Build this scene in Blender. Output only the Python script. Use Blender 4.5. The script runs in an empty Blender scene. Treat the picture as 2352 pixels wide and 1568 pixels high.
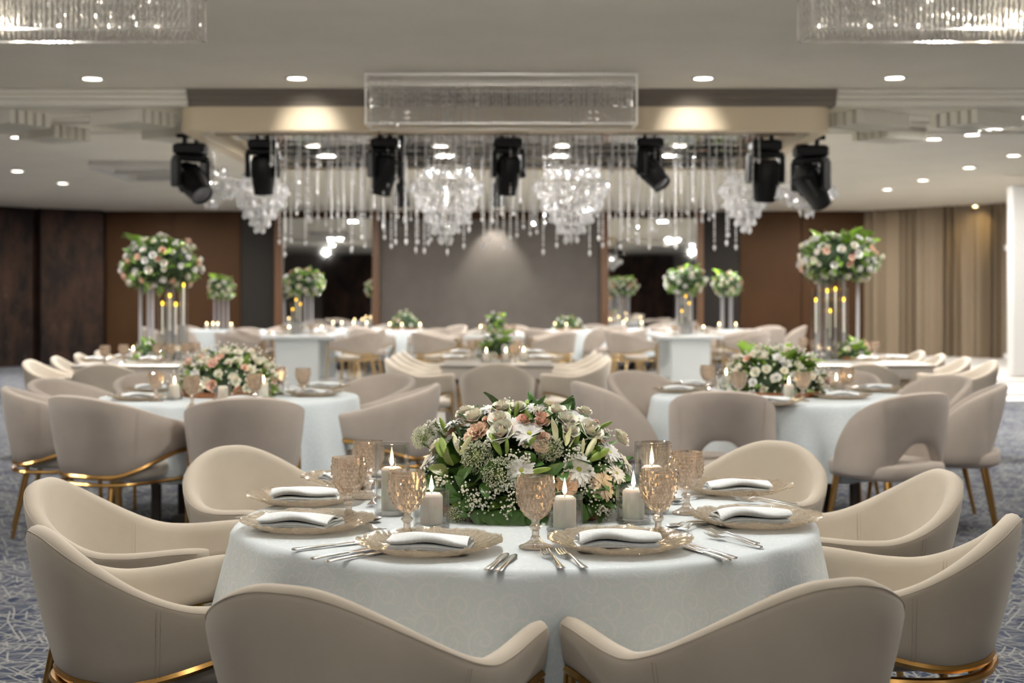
import bpy, math, random
from mathutils import Vector, Matrix, Euler
rnd = random.Random(11)
PI = math.pi
sc = bpy.context.scene
COL = sc.collection
# photograph frame 2352x1568: focal length in pixels, horizon row, centre column, camera height
F, HOR, CX, CAMH = 3400.0, 683.0, 1176.0, 1.33
TZ = 0.752                                   # top of a tablecloth

def at(x, y, d):
    return Vector(((x - CX) * d / F, d, CAMH - (y - HOR) * d / F))
def on(x, y, z=TZ):
    d = F * (CAMH - z) / (y - HOR)
    return Vector(((x - CX) * d / F, d, z))
def sstep(a, b, x):
    t = min(1, max(0, (x - a) / (b - a)))
    return t * t * (3 - 2 * t)
def lerp(a, b, t):
    return a + (b - a) * t

# ------------------------------------------------------------------ mesh builder
class MB:
    def __init__(s):
        s.v = []; s.f = []; s.uv = None
    def add(s, vs, fs, M=None):
        o = len(s.v)
        if M is not None:
            vs = [M @ Vector(p) for p in vs]
        s.v += [tuple(p) for p in vs]
        s.f += [tuple(i + o for i in f) for f in fs]
        return s
    def box(s, c, d, M=None, bev=0.0):
        x, y, z = c; a, b, h = d[0] / 2, d[1] / 2, d[2] / 2
        if bev <= 0:
            vs = [(x + i * a, y + j * b, z + k * h) for k in (-1, 1) for j in (-1, 1) for i in (-1, 1)]
            return s.add(vs, [(0, 2, 3, 1), (4, 5, 7, 6), (0, 1, 5, 4), (2, 6, 7, 3), (0, 4, 6, 2), (1, 3, 7, 5)], M)
        q = bev
        rings = []
        for zz, k in ((-h, 1), (-h + q, 0), (h - q, 0), (h, 1)):
            A, B = a - q * k, b - q * k
            r = []
            for sx, sy, first in ((1, 1, 0), (-1, 1, 1), (-1, -1, 0), (1, -1, 1)):
                p1 = (x + sx * A, y + sy * (B - q), z + zz); p2 = (x + sx * (A - q), y + sy * B, z + zz)
                r += [p1, p2] if not first else [p2, p1]
            rings.append(r)
        return s.loft(rings, True, True, M)
    def loft(s, rings, closed=True, caps=False, M=None):
        n = len(rings[0]); vs = [p for r in rings for p in r]; fs = []
        m = n if closed else n - 1
        for i in range(len(rings) - 1):
            for j in range(m):
                k = (j + 1) % n
                fs.append((i * n + j, i * n + k, (i + 1) * n + k, (i + 1) * n + j))
        if caps:
            fs.append(tuple(reversed(range(n))))
            fs.append(tuple(range((len(rings) - 1) * n, len(rings) * n)))
        return s.add(vs, fs, M)
    def lathe(s, prof, n=24, M=None, caps=False, rfun=None):
        rings = []
        for r, z in prof:
            rings.append([((r if rfun is None else r * rfun(2 * PI * j / n, z)) * math.cos(2 * PI * j / n),
                           (r if rfun is None else r * rfun(2 * PI * j / n, z)) * math.sin(2 * PI * j / n), z) for j in range(n)])
        return s.loft(rings, True, caps, M)
    def tube(s, pts, r, n=8, M=None, caps=True, flat=1.0):
        pts = [Vector(p) for p in pts]; rings = []
        up = Vector((0, 0, 1))
        for i, p in enumerate(pts):
            t = (pts[min(i + 1, len(pts) - 1)] - pts[max(i - 1, 0)]).normalized()
            u = up if abs(t.dot(up)) < 0.97 else Vector((1, 0, 0))
            a = t.cross(u).normalized(); b = a.cross(t).normalized()
            rr = r[i] if isinstance(r, (list, tuple)) else r
            rings.append([tuple(p + a * rr * flat * math.cos(2 * PI * j / n) + b * rr * math.sin(2 * PI * j / n)) for j in range(n)])
        return s.loft(rings, True, caps, M)
    def grid(s, fn, nu, nv, M=None):
        vs = [fn(i / nu, j / nv) for i in range(nu + 1) for j in range(nv + 1)]
        w = nv + 1
        return s.add(vs, [(i * w + j, i * w + j + 1, (i + 1) * w + j + 1, (i + 1) * w + j) for i in range(nu) for j in range(nv)], M)
    def ball(s, c, r, seg=8, ring=6, M=None):
        rx, ry, rz = r if isinstance(r, (list, tuple)) else (r, r, r)
        vs = [(c[0], c[1], c[2] - rz)]; fs = []
        for i in range(1, ring):
            a = -PI / 2 + PI * i / ring
            for j in range(seg):
                b = 2 * PI * j / seg
                vs.append((c[0] + rx * math.cos(a) * math.cos(b), c[1] + ry * math.cos(a) * math.sin(b), c[2] + rz * math.sin(a)))
        vs.append((c[0], c[1], c[2] + rz)); L = len(vs) - 1
        for j in range(seg):
            k = (j + 1) % seg
            fs.append((0, 1 + k, 1 + j)); fs.append((L, L - seg + j, L - seg + k))
            for i in range(ring - 2):
                a = 1 + i * seg
                fs.append((a + j, a + k, a + seg + k, a + seg + j))
        return s.add(vs, fs, M)
    def octa(s, c, r, h, M=None):
        x, y, z = c
        return s.add([(x, y, z - h), (x + r, y, z), (x, y + r, z), (x - r, y, z), (x, y - r, z), (x, y, z + h)],
                     [(0, 2, 1), (0, 3, 2), (0, 4, 3), (0, 1, 4), (5, 1, 2), (5, 2, 3), (5, 3, 4), (5, 4, 1)], M)
    def mesh(s, name, m, smooth=True, sharp=40):
        me = bpy.data.meshes.new(name)
        me.from_pydata(s.v, [], s.f)
        if s.uv is not None:
            L = me.uv_layers.new(name='UVMap')
            for poly in me.polygons:
                for li in poly.loop_indices:
                    L.data[li].uv = s.uv[me.loops[li].vertex_index]
        me.materials.append(m)
        if smooth:
            me.polygons.foreach_set('use_smooth', [True] * len(me.polygons))
            if sharp < 180:
                me.set_sharp_from_angle(angle=math.radians(sharp))
        me.update()
        return me

# ------------------------------------------------------------------ objects
def link(name, data, parent=None, loc=(0, 0, 0), rot=None, scale=None):
    o = bpy.data.objects.new(name, data)
    COL.objects.link(o)
    o.location = loc
    if rot is not None:
        if isinstance(rot, Matrix):
            o.rotation_euler = rot.to_euler()
        else:
            o.rotation_euler = rot
    if scale is not None:
        o.scale = (scale,) * 3 if not isinstance(scale, (tuple, list)) else scale
    if parent is not None:
        o.parent = parent
    return o
def tag(o, label, cat, group=None, kind=None):
    if label: o['label'] = label
    if cat: o['category'] = cat
    if group: o['group'] = group
    if kind: o['kind'] = kind
    return o
def struct(name, data, loc=(0, 0, 0), rot=None, label=None):
    o = link(name, data, None, loc, rot); o['kind'] = 'structure'
    return o
class Part:                                   # one part of a repeated thing: shared mesh, local place, sub-parts
    def __init__(s, name, me, loc=(0, 0, 0), rot=None, subs=(), label=None, scale=None, kind=None):
        s.name, s.me, s.loc, s.rot, s.subs, s.label, s.scale, s.kind = name, me, loc, rot, subs, label, scale, kind
    def put(s, parent):
        o = link(s.name, s.me, parent, s.loc, s.rot, s.scale)
        if s.label: o['label'] = s.label
        if s.kind: o['kind'] = s.kind
        for q in s.subs: q.put(o)
        return o
def place(parts, name, label, cat, loc, rz=0.0, group=None, scale=None):
    e = link(name, None, None, loc, (0, 0, rz), scale)
    e.empty_display_size = 0.1
    tag(e, label, cat, group)
    for p in parts: p.put(e)
    return e
ORD = 'first second third fourth fifth sixth seventh eighth ninth tenth eleventh twelfth'.split()
def ordinals(objs, fmt, side='dark-wall'):
    k = lambda o: o.location.x / max(0.1, o.location.y)
    objs = sorted(objs, key=k, reverse=(side == 'curtain'))
    for i, o in enumerate(objs):
        o['label'] = fmt.format(ORD[i] + ' from the ' + side + ' side') if len(objs) > 1 else fmt.replace(', {}', '').replace(' {}', '')

# ------------------------------------------------------------------ materials
def new_mat(name):
    m = bpy.data.materials.new(name); m.use_nodes = True
    nt = m.node_tree; nt.nodes.clear()
    return m, nt
def N(nt, t, **kw):
    n = nt.nodes.new(t)
    for k, v in kw.items():
        if k.startswith('i_'):
            n.inputs[k[2:].replace('_', ' ')].default_value = v
        elif isinstance(k, str) and hasattr(n, k):
            setattr(n, k, v)
    return n
def mth(nt, op, a, b=None, c=None):
    n = nt.nodes.new('ShaderNodeMath'); n.operation = op
    for i, x in enumerate((a, b, c)):
        if x is None: continue
        if isinstance(x, (int, float)): n.inputs[i].default_value = x
        else: nt.links.new(x, n.inputs[i])
    return n.outputs[0]
def rgba(c):
    return (c[0], c[1], c[2], 1.0)
def srgb(r, g, b):
    f = lambda c: (c / 255 / 12.92) if c / 255 <= 0.04045 else ((c / 255 + 0.055) / 1.055) ** 2.4
    return (f(r), f(g), f(b))
def mixc(nt, fac, a, b):
    n = nt.nodes.new('ShaderNodeMix'); n.data_type = 'RGBA'
    if isinstance(fac, (int, float)): n.inputs[0].default_value = fac
    else: nt.links.new(fac, n.inputs[0])
    for i, x in ((6, a), (7, b)):
        if isinstance(x, tuple): n.inputs[i].default_value = rgba(x)
        else: nt.links.new(x, n.inputs[i])
    return n.outputs[2]
def pbr(name, col, rough=0.5, metal=0.0, bump=None, var=0.0, vscale=6.0, **kw):
    m, nt = new_mat(name)
    p = N(nt, 'ShaderNodeBsdfPrincipled'); o = N(nt, 'ShaderNodeOutputMaterial')
    nt.links.new(p.outputs[0], o.inputs[0])
    p.inputs['Base Color'].default_value = rgba(col); p.inputs['Roughness'].default_value = rough; p.inputs['Metallic'].default_value = metal
    for k, v in kw.items():
        p.inputs[k.replace('_', ' ')].default_value = v
    tc = N(nt, 'ShaderNodeTexCoord')
    if var > 0:
        nz = N(nt, 'ShaderNodeTexNoise'); nz.inputs['Scale'].default_value = vscale; nz.inputs['Detail'].default_value = 4
        nt.links.new(tc.outputs['Object'], nz.inputs['Vector'])
        f = mth(nt, 'MULTIPLY_ADD', nz.outputs[0], 2.0, -0.5)
        c = mixc(nt, f, tuple(x * (1 - var) for x in col), tuple(min(1, x * (1 + var)) for x in col))
        nt.links.new(c, p.inputs['Base Color'])
    if bump:
        nz = N(nt, 'ShaderNodeTexNoise'); nz.inputs['Scale'].default_value = bump[0]; nz.inputs['Detail'].default_value = 3
        nt.links.new(tc.outputs['Object'], nz.inputs['Vector'])
        b = N(nt, 'ShaderNodeBump'); b.inputs['Strength'].default_value = bump[1]; b.inputs['Distance'].default_value = bump[2]
        nt.links.new(nz.outputs[0], b.inputs['Height']); nt.links.new(b.outputs[0], p.inputs['Normal'])
    return m
def emit(name, col, st):
    m, nt = new_mat(name)
    e = N(nt, 'ShaderNodeEmission'); o = N(nt, 'ShaderNodeOutputMaterial')
    e.inputs[0].default_value = rgba(col); e.inputs[1].default_value = st
    nt.links.new(e.outputs[0], o.inputs[0])
    return m
def scrolls(nt, vec, scale, turns=2.6, wid=0.16):
    """curled vine scrolls: a spiral around every voronoi cell point; returns a 0..1 mask"""
    v = N(nt, 'ShaderNodeTexVoronoi'); v.voronoi_dimensions = '2D'; v.feature = 'F1'
    v.inputs['Scale'].default_value = scale; v.inputs['Randomness'].default_value = 0.75
    nt.links.new(vec, v.inputs['Vector'])
    d = N(nt, 'ShaderNodeVectorMath'); d.operation = 'SUBTRACT'
    nt.links.new(vec, d.inputs[0]); nt.links.new(v.outputs['Position'], d.inputs[1])
    s = N(nt, 'ShaderNodeSeparateXYZ'); nt.links.new(d.outputs[0], s.inputs[0])
    a = mth(nt, 'ARCTAN2', s.outputs[1], s.outputs[0])
    a = mth(nt, 'MULTIPLY', a, 1 / (2 * PI))
    r = v.outputs['Distance']
    wn = N(nt, 'ShaderNodeTexWhiteNoise'); wn.noise_dimensions = '2D'; nt.links.new(v.outputs['Position'], wn.inputs['Vector'])
    sg = mth(nt, 'MULTIPLY_ADD', mth(nt, 'GREATER_THAN', wn.outputs[0], 0.5), 2.0, -1.0)
    a = mth(nt, 'MULTIPLY', a, sg)
    t = mth(nt, 'FRACT', mth(nt, 'ADD', mth(nt, 'MULTIPLY_ADD', r, turns, a), wn.outputs[0]))
    t = mth(nt, 'ABSOLUTE', mth(nt, 'SUBTRACT', t, 0.5))
    m = N(nt, 'ShaderNodeMapRange'); m.interpolation_type = 'SMOOTHSTEP'
    m.inputs[1].default_value = wid; m.inputs[2].default_value = wid * 0.55; m.inputs[3].default_value = 0; m.inputs[4].default_value = 1
    nt.links.new(t, m.inputs[0])
    e = N(nt, 'ShaderNodeMapRange'); e.inputs[1].default_value = 0.62; e.inputs[2].default_value = 0.5
    nt.links.new(r, e.inputs[0])
    return mth(nt, 'MULTIPLY', m.outputs[0], e.outputs[0])

def fabric(name, col):
    m, nt = new_mat(name)
    p = N(nt, 'ShaderNodeBsdfPrincipled'); o = N(nt, 'ShaderNodeOutputMaterial'); nt.links.new(p.outputs[0], o.inputs[0])
    tc = N(nt, 'ShaderNodeTexCoord')
    n1 = N(nt, 'ShaderNodeTexNoise'); n1.inputs['Scale'].default_value = 7; n1.inputs['Detail'].default_value = 5
    n2 = N(nt, 'ShaderNodeTexNoise'); n2.inputs['Scale'].default_value = 380; n2.inputs['Detail'].default_value = 2
    for n in (n1, n2): nt.links.new(tc.outputs['Object'], n.inputs['Vector'])
    c = mixc(nt, mth(nt, 'MULTIPLY_ADD', n1.outputs[0], 1.6, -0.3), tuple(x * 0.9 for x in col), tuple(x * 1.08 for x in col))
    c = mixc(nt, mth(nt, 'MULTIPLY', n2.outputs[0], 0.25), c, tuple(x * 0.78 for x in col))
    nt.links.new(c, p.inputs['Base Color'])
    p.inputs['Roughness'].default_value = 0.95; p.inputs['Sheen Weight'].default_value = 0.22; p.inputs['Sheen Roughness'].default_value = 0.45
    p.inputs['Specular IOR Level'].default_value = 0.2
    b = N(nt, 'ShaderNodeBump'); b.inputs['Strength'].default_value = 0.25; b.inputs['Distance'].default_value = 0.0012
    nt.links.new(n2.outputs[0], b.inputs['Height']); nt.links.new(b.outputs[0], p.inputs['Normal'])
    return m
def damask(name, base, thread, scale, uv=True):
    m, nt = new_mat(name)
    p = N(nt, 'ShaderNodeBsdfPrincipled'); o = N(nt, 'ShaderNodeOutputMaterial'); nt.links.new(p.outputs[0], o.inputs[0])
    tc = N(nt, 'ShaderNodeTexCoord'); vec = tc.outputs['UV' if uv else 'Object']
    nz = N(nt, 'ShaderNodeTexNoise'); nz.inputs['Scale'].default_value = 9; nt.links.new(vec, nz.inputs['Vector'])
    w = N(nt, 'ShaderNodeVectorMath'); w.operation = 'MULTIPLY_ADD'
    nt.links.new(nz.outputs[1], w.inputs[0]); w.inputs[1].default_value = (0.03, 0.03, 0); nt.links.new(vec, w.inputs[2])
    a = scrolls(nt, w.outputs[0], scale); b_ = scrolls(nt, w.outputs[0], scale * 2.1, 2.0, 0.13)
    f = mth(nt, 'MAXIMUM', a, mth(nt, 'MULTIPLY', b_, 0.7))
    nt.links.new(mixc(nt, f, base, thread), p.inputs['Base Color'])
    nt.links.new(mth(nt, 'MULTIPLY_ADD', f, -0.28, 0.75), p.inputs['Roughness'])
    p.inputs['Sheen Weight'].default_value = 0.1; p.inputs['Specular IOR Level'].default_value = 0.35
    fine = N(nt, 'ShaderNodeTexNoise'); fine.inputs['Scale'].default_value = 45; fine.inputs['Detail'].default_value = 6; nt.links.new(vec, fine.inputs['Vector'])
    h = mth(nt, 'MULTIPLY_ADD', f, 0.5, fine.outputs[0])
    b = N(nt, 'ShaderNodeBump'); b.inputs['Strength'].default_value = 0.22; b.inputs['Distance'].default_value = 0.004
    nt.links.new(h, b.inputs['Height']); nt.links.new(b.outputs[0], p.inputs['Normal'])
    return m
def thin_glass(name, tint=(0.95, 0.955, 0.95), gloss=0.02, boost=0.05):
    m, nt = new_mat(name)
    t = N(nt, 'ShaderNodeBsdfTransparent'); g = N(nt, 'ShaderNodeBsdfGlossy'); o = N(nt, 'ShaderNodeOutputMaterial')
    t.inputs[0].default_value = rgba(tint); g.inputs['Roughness'].default_value = gloss
    fr = N(nt, 'ShaderNodeLayerWeight'); fr.inputs[0].default_value = 0.5
    f = mth(nt, 'MULTIPLY_ADD', mth(nt, 'POWER', fr.outputs['Facing'], 2.6), 0.75, boost)
    mx = N(nt, 'ShaderNodeMixShader')
    nt.links.new(f, mx.inputs[0]); nt.links.new(t.outputs[0], mx.inputs[1]); nt.links.new(g.outputs[0], mx.inputs[2]); nt.links.new(mx.outputs[0], o.inputs[0])
    return m
def cut_glass(name, tint, clear=0.45, rough=0.03, body=(0.8, 0.8, 0.8), bodyw=0.12, relief=False, glint=0.08):
    """pressed / cut glass: part straight see-through, part refracting, a mirror glint and a little milky body"""
    m, nt = new_mat(name)
    o = N(nt, 'ShaderNodeOutputMaterial')
    t = N(nt, 'ShaderNodeBsdfTransparent'); t.inputs[0].default_value = rgba(tint)
    g = N(nt, 'ShaderNodeBsdfGlass'); g.inputs[0].default_value = rgba(tint); g.inputs['Roughness'].default_value = rough; g.inputs['IOR'].default_value = 1.45
    gl = N(nt, 'ShaderNodeBsdfGlossy'); gl.inputs[0].default_value = rgba(tuple(min(1, x * 1.05) for x in tint)); gl.inputs['Roughness'].default_value = rough * 2
    d = N(nt, 'ShaderNodeBsdfTranslucent'); d.inputs[0].default_value = rgba(body)
    d2 = N(nt, 'ShaderNodeBsdfDiffuse'); d2.inputs[0].default_value = rgba(body)
    def mix(f, a, b):
        x = N(nt, 'ShaderNodeMixShader')
        if isinstance(f, (int, float)): x.inputs[0].default_value = f
        else: nt.links.new(f, x.inputs[0])
        nt.links.new(a.outputs[0], x.inputs[1]); nt.links.new(b.outputs[0], x.inputs[2]); return x
    fr = N(nt, 'ShaderNodeLayerWeight'); fr.inputs[0].default_value = 0.5
    a = mix(clear, g, t)
    bb = mix(0.5, d, d2)
    a = mix(bodyw, a, bb)
    a = mix(mth(nt, 'MULTIPLY_ADD', mth(nt, 'POWER', fr.outputs['Facing'], 4.0), 0.6, glint), a, gl)
    nt.links.new(a.outputs[0], o.inputs[0])
    if relief:
        tc = N(nt, 'ShaderNodeTexCoord')
        f = scrolls(nt, tc.outputs['Object'], 36, 2.2, 0.2)
        b = N(nt, 'ShaderNodeBump'); b.inputs['Strength'].default_value = 1.0; b.inputs['Distance'].default_value = 0.004
        nt.links.new(f, b.inputs['Height'])
        for x in (g, gl, d2): nt.links.new(b.outputs[0], x.inputs['Normal'])
    return m
# ------------------------------------------------------------------ palette
M_cream = fabric('cream_velvet', (0.54, 0.475, 0.39))
M_taupe = fabric('taupe_velvet', (0.445, 0.385, 0.335))
M_seam = pbr('seam_thread', (0.47, 0.41, 0.335), 0.9)
M_seat = fabric('pale_seat_cloth', (0.62, 0.56, 0.475))
M_brass = pbr('brushed_brass', (0.62, 0.36, 0.12), 0.22, 1.0, var=0.12, vscale=5)
M_gold = pbr('polished_gold', (0.72, 0.53, 0.28), 0.2, 1.0)
M_cloth = damask('damask_cloth', (0.635, 0.70, 0.73), (0.688, 0.722, 0.745), 15)
M_napkin = damask('damask_napkin', (0.76, 0.80, 0.81), (0.82, 0.84, 0.85), 22, uv=False)
M_steel = pbr('steel', (0.74, 0.73, 0.72), 0.2, 1.0)
M_amber = cut_glass('amber_cut_glass', (0.997, 0.944, 0.895), 0.48, 0.015, (0.88, 0.68, 0.56), 0.06, glint=0.10)
M_charger = cut_glass('gold_pressed_glass', (0.985, 0.935, 0.87), 0.5, 0.05, (0.82, 0.68, 0.53), 0.32, relief=True, glint=0.10)
M_glass = thin_glass('clear_glass')
M_acrylic = cut_glass('clear_acrylic', (0.97, 0.97, 1.0), 0.5, 0.02, (0.9, 0.9, 0.95), 0.40, glint=0.2)
M_crystal = cut_glass('cut_crystal', (0.98, 0.98, 0.99), 0.45, 0.02, (0.98, 0.98, 0.98), 0.78, glint=0.28)
M_base = cut_glass('thick_glass_base', (0.97, 0.97, 0.965), 0.6, 0.02, (0.8, 0.8, 0.78), 0.04)
M_nearrod = cut_glass('sparkling_crystal_rods', (0.97, 0.965, 0.95), 0.45, 0.02, (0.7, 0.68, 0.63), 0.3, glint=0.3)
M_rod = cut_glass('crystal_rods', (0.98, 0.98, 0.98), 0.3, 0.03, (0.93, 0.91, 0.87), 0.85, glint=0.25)
M_wax = pbr('candle_wax', (0.93, 0.86, 0.75), 0.5, 0, Subsurface_Weight=0.2, Subsurface_Scale=0.02)
M_wick = pbr('wick', (0.03, 0.02, 0.02), 0.9)
M_flame = emit('flame', (1.0, 0.72, 0.36), 26)
M_ledflame = emit('warm_led_flame', (1.0, 0.55, 0.05), 5)
M_lamp = emit('downlight_lens', (1.0, 0.93, 0.8), 14)
M_bulb = emit('warm_bulb', (1.0, 0.9, 0.76), 14)
M_strip = emit('step_led_strip', (1.0, 0.95, 0.86), 1.5)
M_white = pbr('white_paint', (0.62, 0.60, 0.57), 0.6)
M_bright = pbr('bright_white_paint', (0.60, 0.585, 0.565), 0.6)
M_pedestal = pbr('white_gloss_laminate', (0.72, 0.76, 0.77), 0.25)
M_ceiling = pbr('ceiling_plaster', (0.82, 0.77, 0.665), 0.85, var=0.04, vscale=1.5)
M_mould = pbr('moulding_plaster', (0.74, 0.71, 0.63), 0.8)
M_fascia = pbr('tan_fascia', (0.68, 0.57, 0.41), 0.5)
M_mirror = pbr('mirror', (0.80, 0.80, 0.79), 0.02, 1.0)
M_softmirror = pbr('mirror_ceiling_panel', (0.78, 0.77, 0.74), 0.06, 1.0, bump=(2.2, 0.5, 0.05))
M_chrome = pbr('chrome', (0.7, 0.69, 0.67), 0.12, 1.0)
M_black = pbr('black_metal', (0.004, 0.004, 0.0045), 0.45, Specular_IOR_Level=0.25)
M_frame = pbr('pale_metal_frame', (0.78, 0.76, 0.72), 0.35, 0.6)
M_lens = pbr('lens_glass', (0.05, 0.05, 0.06), 0.08)
M_brown = pbr('brown_panel', (0.050, 0.023, 0.009), 0.65, Specular_IOR_Level=0.15, var=0.18, vscale=1.2)
M_post = pbr('walnut_post', (0.12, 0.055, 0.022), 0.4)
M_dark = pbr('charcoal_panel', (0.026, 0.0225, 0.020), 0.7, Specular_IOR_Level=0.15)
M_grey = pbr('grey_wall_cloth', (0.118, 0.104, 0.093), 0.8, Specular_IOR_Level=0.2, var=0.08, vscale=3)
M_curtain = pbr('tan_curtain', (0.175, 0.13, 0.082), 0.85, Sheen_Weight=0.2)
M_rock = None
def patina():
    m, nt = new_mat('patina_stone')
    p = N(nt, 'ShaderNodeBsdfPrincipled'); o = N(nt, 'ShaderNodeOutputMaterial'); nt.links.new(p.outputs[0], o.inputs[0])
    tc = N(nt, 'ShaderNodeTexCoord'); mp = N(nt, 'ShaderNodeMapping'); mp.inputs['Scale'].default_value = (1.3, 1.3, 0.6)
    nt.links.new(tc.outputs['Object'], mp.inputs[0])
    n1 = N(nt, 'ShaderNodeTexNoise'); n1.inputs['Scale'].default_value = 1.6; n1.inputs['Detail'].default_value = 8; n1.inputs['Roughness'].default_value = 0.7
    n2 = N(nt, 'ShaderNodeTexNoise'); n2.inputs['Scale'].default_value = 7; n2.inputs['Detail'].default_value = 6; n2.inputs['Roughness'].default_value = 0.75
    for n in (n1, n2): nt.links.new(mp.outputs[0], n.inputs['Vector'])
    r = N(nt, 'ShaderNodeValToRGB'); e = r.color_ramp.elements
    e[0].position = 0.40; e[0].color = (0.010, 0.007, 0.006, 1); e[1].position = 0.66; e[1].color = (0.050, 0.025, 0.016, 1)
    nt.links.new(n1.outputs[0], r.inputs[0])
    sp = N(nt, 'ShaderNodeMapRange'); sp.inputs[1].default_value = 0.60; sp.inputs[2].default_value = 0.74; nt.links.new(n2.outputs[0], sp.inputs[0])
    nt.links.new(mixc(nt, mth(nt, 'MULTIPLY', sp.outputs[0], 0.5), r.outputs[0], (0.14, 0.10, 0.08)), p.inputs['Base Color'])
    p.inputs['Roughness'].default_value = 0.8; p.inputs['Specular IOR Level'].default_value = 0.2
    return m
M_rock = patina()
def carpet_mat():
    m, nt = new_mat('scribble_carpet')
    p = N(nt, 'ShaderNodeBsdfPrincipled'); o = N(nt, 'ShaderNodeOutputMaterial'); nt.links.new(p.outputs[0], o.inputs[0])
    tc = N(nt, 'ShaderNodeTexCoord'); f = None
    for i, a in enumerate((0.22, 0.75, 1.18, 1.62, 2.05, 2.5, 2.93)):
        mp = N(nt, 'ShaderNodeMapping'); mp.inputs['Rotation'].default_value = (0, 0, a); mp.inputs['Location'].default_value = (i * 3.71, i * 1.93, 0)
        nt.links.new(tc.outputs['Object'], mp.inputs[0])
        wv = N(nt, 'ShaderNodeTexNoise'); wv.noise_dimensions = '2D'; wv.inputs['Scale'].default_value = 2.2; wv.inputs['Detail'].default_value = 1; nt.links.new(mp.outputs[0], wv.inputs['Vector'])
        sx = N(nt, 'ShaderNodeSeparateXYZ'); nt.links.new(mp.outputs[0], sx.inputs[0])
        y = mth(nt, 'MULTIPLY', mth(nt, 'MULTIPLY_ADD', wv.outputs[0], 0.05, sx.outputs[1]), 24.0 + 1.3 * i)
        row = mth(nt, 'FLOOR', y)
        wn = N(nt, 'ShaderNodeTexWhiteNoise'); wn.noise_dimensions = '1D'; nt.links.new(row, wn.inputs['W'])
        d = mth(nt, 'ABSOLUTE', mth(nt, 'SUBTRACT', mth(nt, 'FRACT', y), mth(nt, 'MULTIPLY_ADD', wn.outputs[0], 0.6, 0.2)))
        cb = N(nt, 'ShaderNodeCombineXYZ'); nt.links.new(mth(nt, 'MULTIPLY_ADD', wn.outputs[0], 91.0, mth(nt, 'MULTIPLY', sx.outputs[0], 4.2)), cb.inputs[0]); nt.links.new(mth(nt, 'MULTIPLY', row, 7.31), cb.inputs[1])
        gn = N(nt, 'ShaderNodeTexNoise'); gn.noise_dimensions = '2D'; gn.inputs['Scale'].default_value = 1.0; gn.inputs['Detail'].default_value = 0; nt.links.new(cb.outputs[0], gn.inputs['Vector'])
        gate = N(nt, 'ShaderNodeMapRange'); gate.inputs[1].default_value = 0.55; gate.inputs[2].default_value = 0.60; nt.links.new(gn.outputs[0], gate.inputs[0])
        r = N(nt, 'ShaderNodeMapRange'); r.inputs[1].default_value = 0.12; r.inputs[2].default_value = 0.07; nt.links.new(d, r.inputs[0])
        l = mth(nt, 'MULTIPLY', r.outputs[0], gate.outputs[0])
        f = l if f is None else mth(nt, 'MAXIMUM', f, l)
    n = N(nt, 'ShaderNodeTexNoise'); n.inputs['Scale'].default_value = 3; n.inputs['Detail'].default_value = 5; nt.links.new(tc.outputs['Object'], n.inputs['Vector'])
    base = mixc(nt, mth(nt, 'MULTIPLY_ADD', n.outputs[0], 2.4, -0.7), (0.020, 0.028, 0.058), (0.065, 0.075, 0.105))
    nt.links.new(mixc(nt, mth(nt, 'MULTIPLY', f, 0.8), base, (0.33, 0.325, 0.30)), p.inputs['Base Color'])
    p.inputs['Roughness'].default_value = 0.95; p.inputs['Specular IOR Level'].default_value = 0.1
    b = N(nt, 'ShaderNodeBump'); b.inputs['Strength'].default_value = 0.3; b.inputs['Distance'].default_value = 0.004
    nt.links.new(f, b.inputs['Height']); nt.links.new(b.outputs[0], p.inputs['Normal'])
    return m
M_carpet = carpet_mat()

# ------------------------------------------------------------------ the room
XL, XR, YB, YF = -10.9, 12.4, -5.0, 30.0
HT, HC, YT = 3.22, 3.075, 13.4               # tray ceiling, lower ceiling, where the tray ends
def slab(name, c, d, m, bev=0.0):
    return struct(name, MB().box((0, 0, 0), d, None, bev).mesh(name, m, bev > 0), c)
slab('floor', (0, 13, -0.05), (28, 40, 0.1), M_carpet)
slab('floor_dance', (-0.1, 20.4, 0.006), (7.3, 12.4, 0.012), pbr('white_dance_floor', (0.62, 0.61, 0.59), 0.12))
slab('ceiling_tray', (0, (YB + YT) / 2 - 0.5, HT + 0.05), (26, YT - YB + 1, 0.1), M_ceiling)
slab('ceiling', (0, 22.4, HC + 0.06), (26, 17.4, 0.12), M_ceiling)
# stepped cornice where the ceilings meet, with the shade over the canopy painted as a dark band
M_shadeband = pbr('painted_shade_band', (0.19, 0.165, 0.135), 0.8)
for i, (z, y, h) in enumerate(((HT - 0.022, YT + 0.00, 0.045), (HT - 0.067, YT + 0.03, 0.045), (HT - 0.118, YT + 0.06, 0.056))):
    for j, (x0, x1) in enumerate(((-13, -2.95), (2.95, 13))):
        slab('trim_%d' % (2 * i + j + 1), ((x0 + x1) / 2, y + 0.1, z), (x1 - x0, 0.2, h), M_mould, 0.008)
    slab('trim_shaded_%d' % i, (0, y + 0.14, z), (5.9, 0.2, h), M_shadeband)
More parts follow.
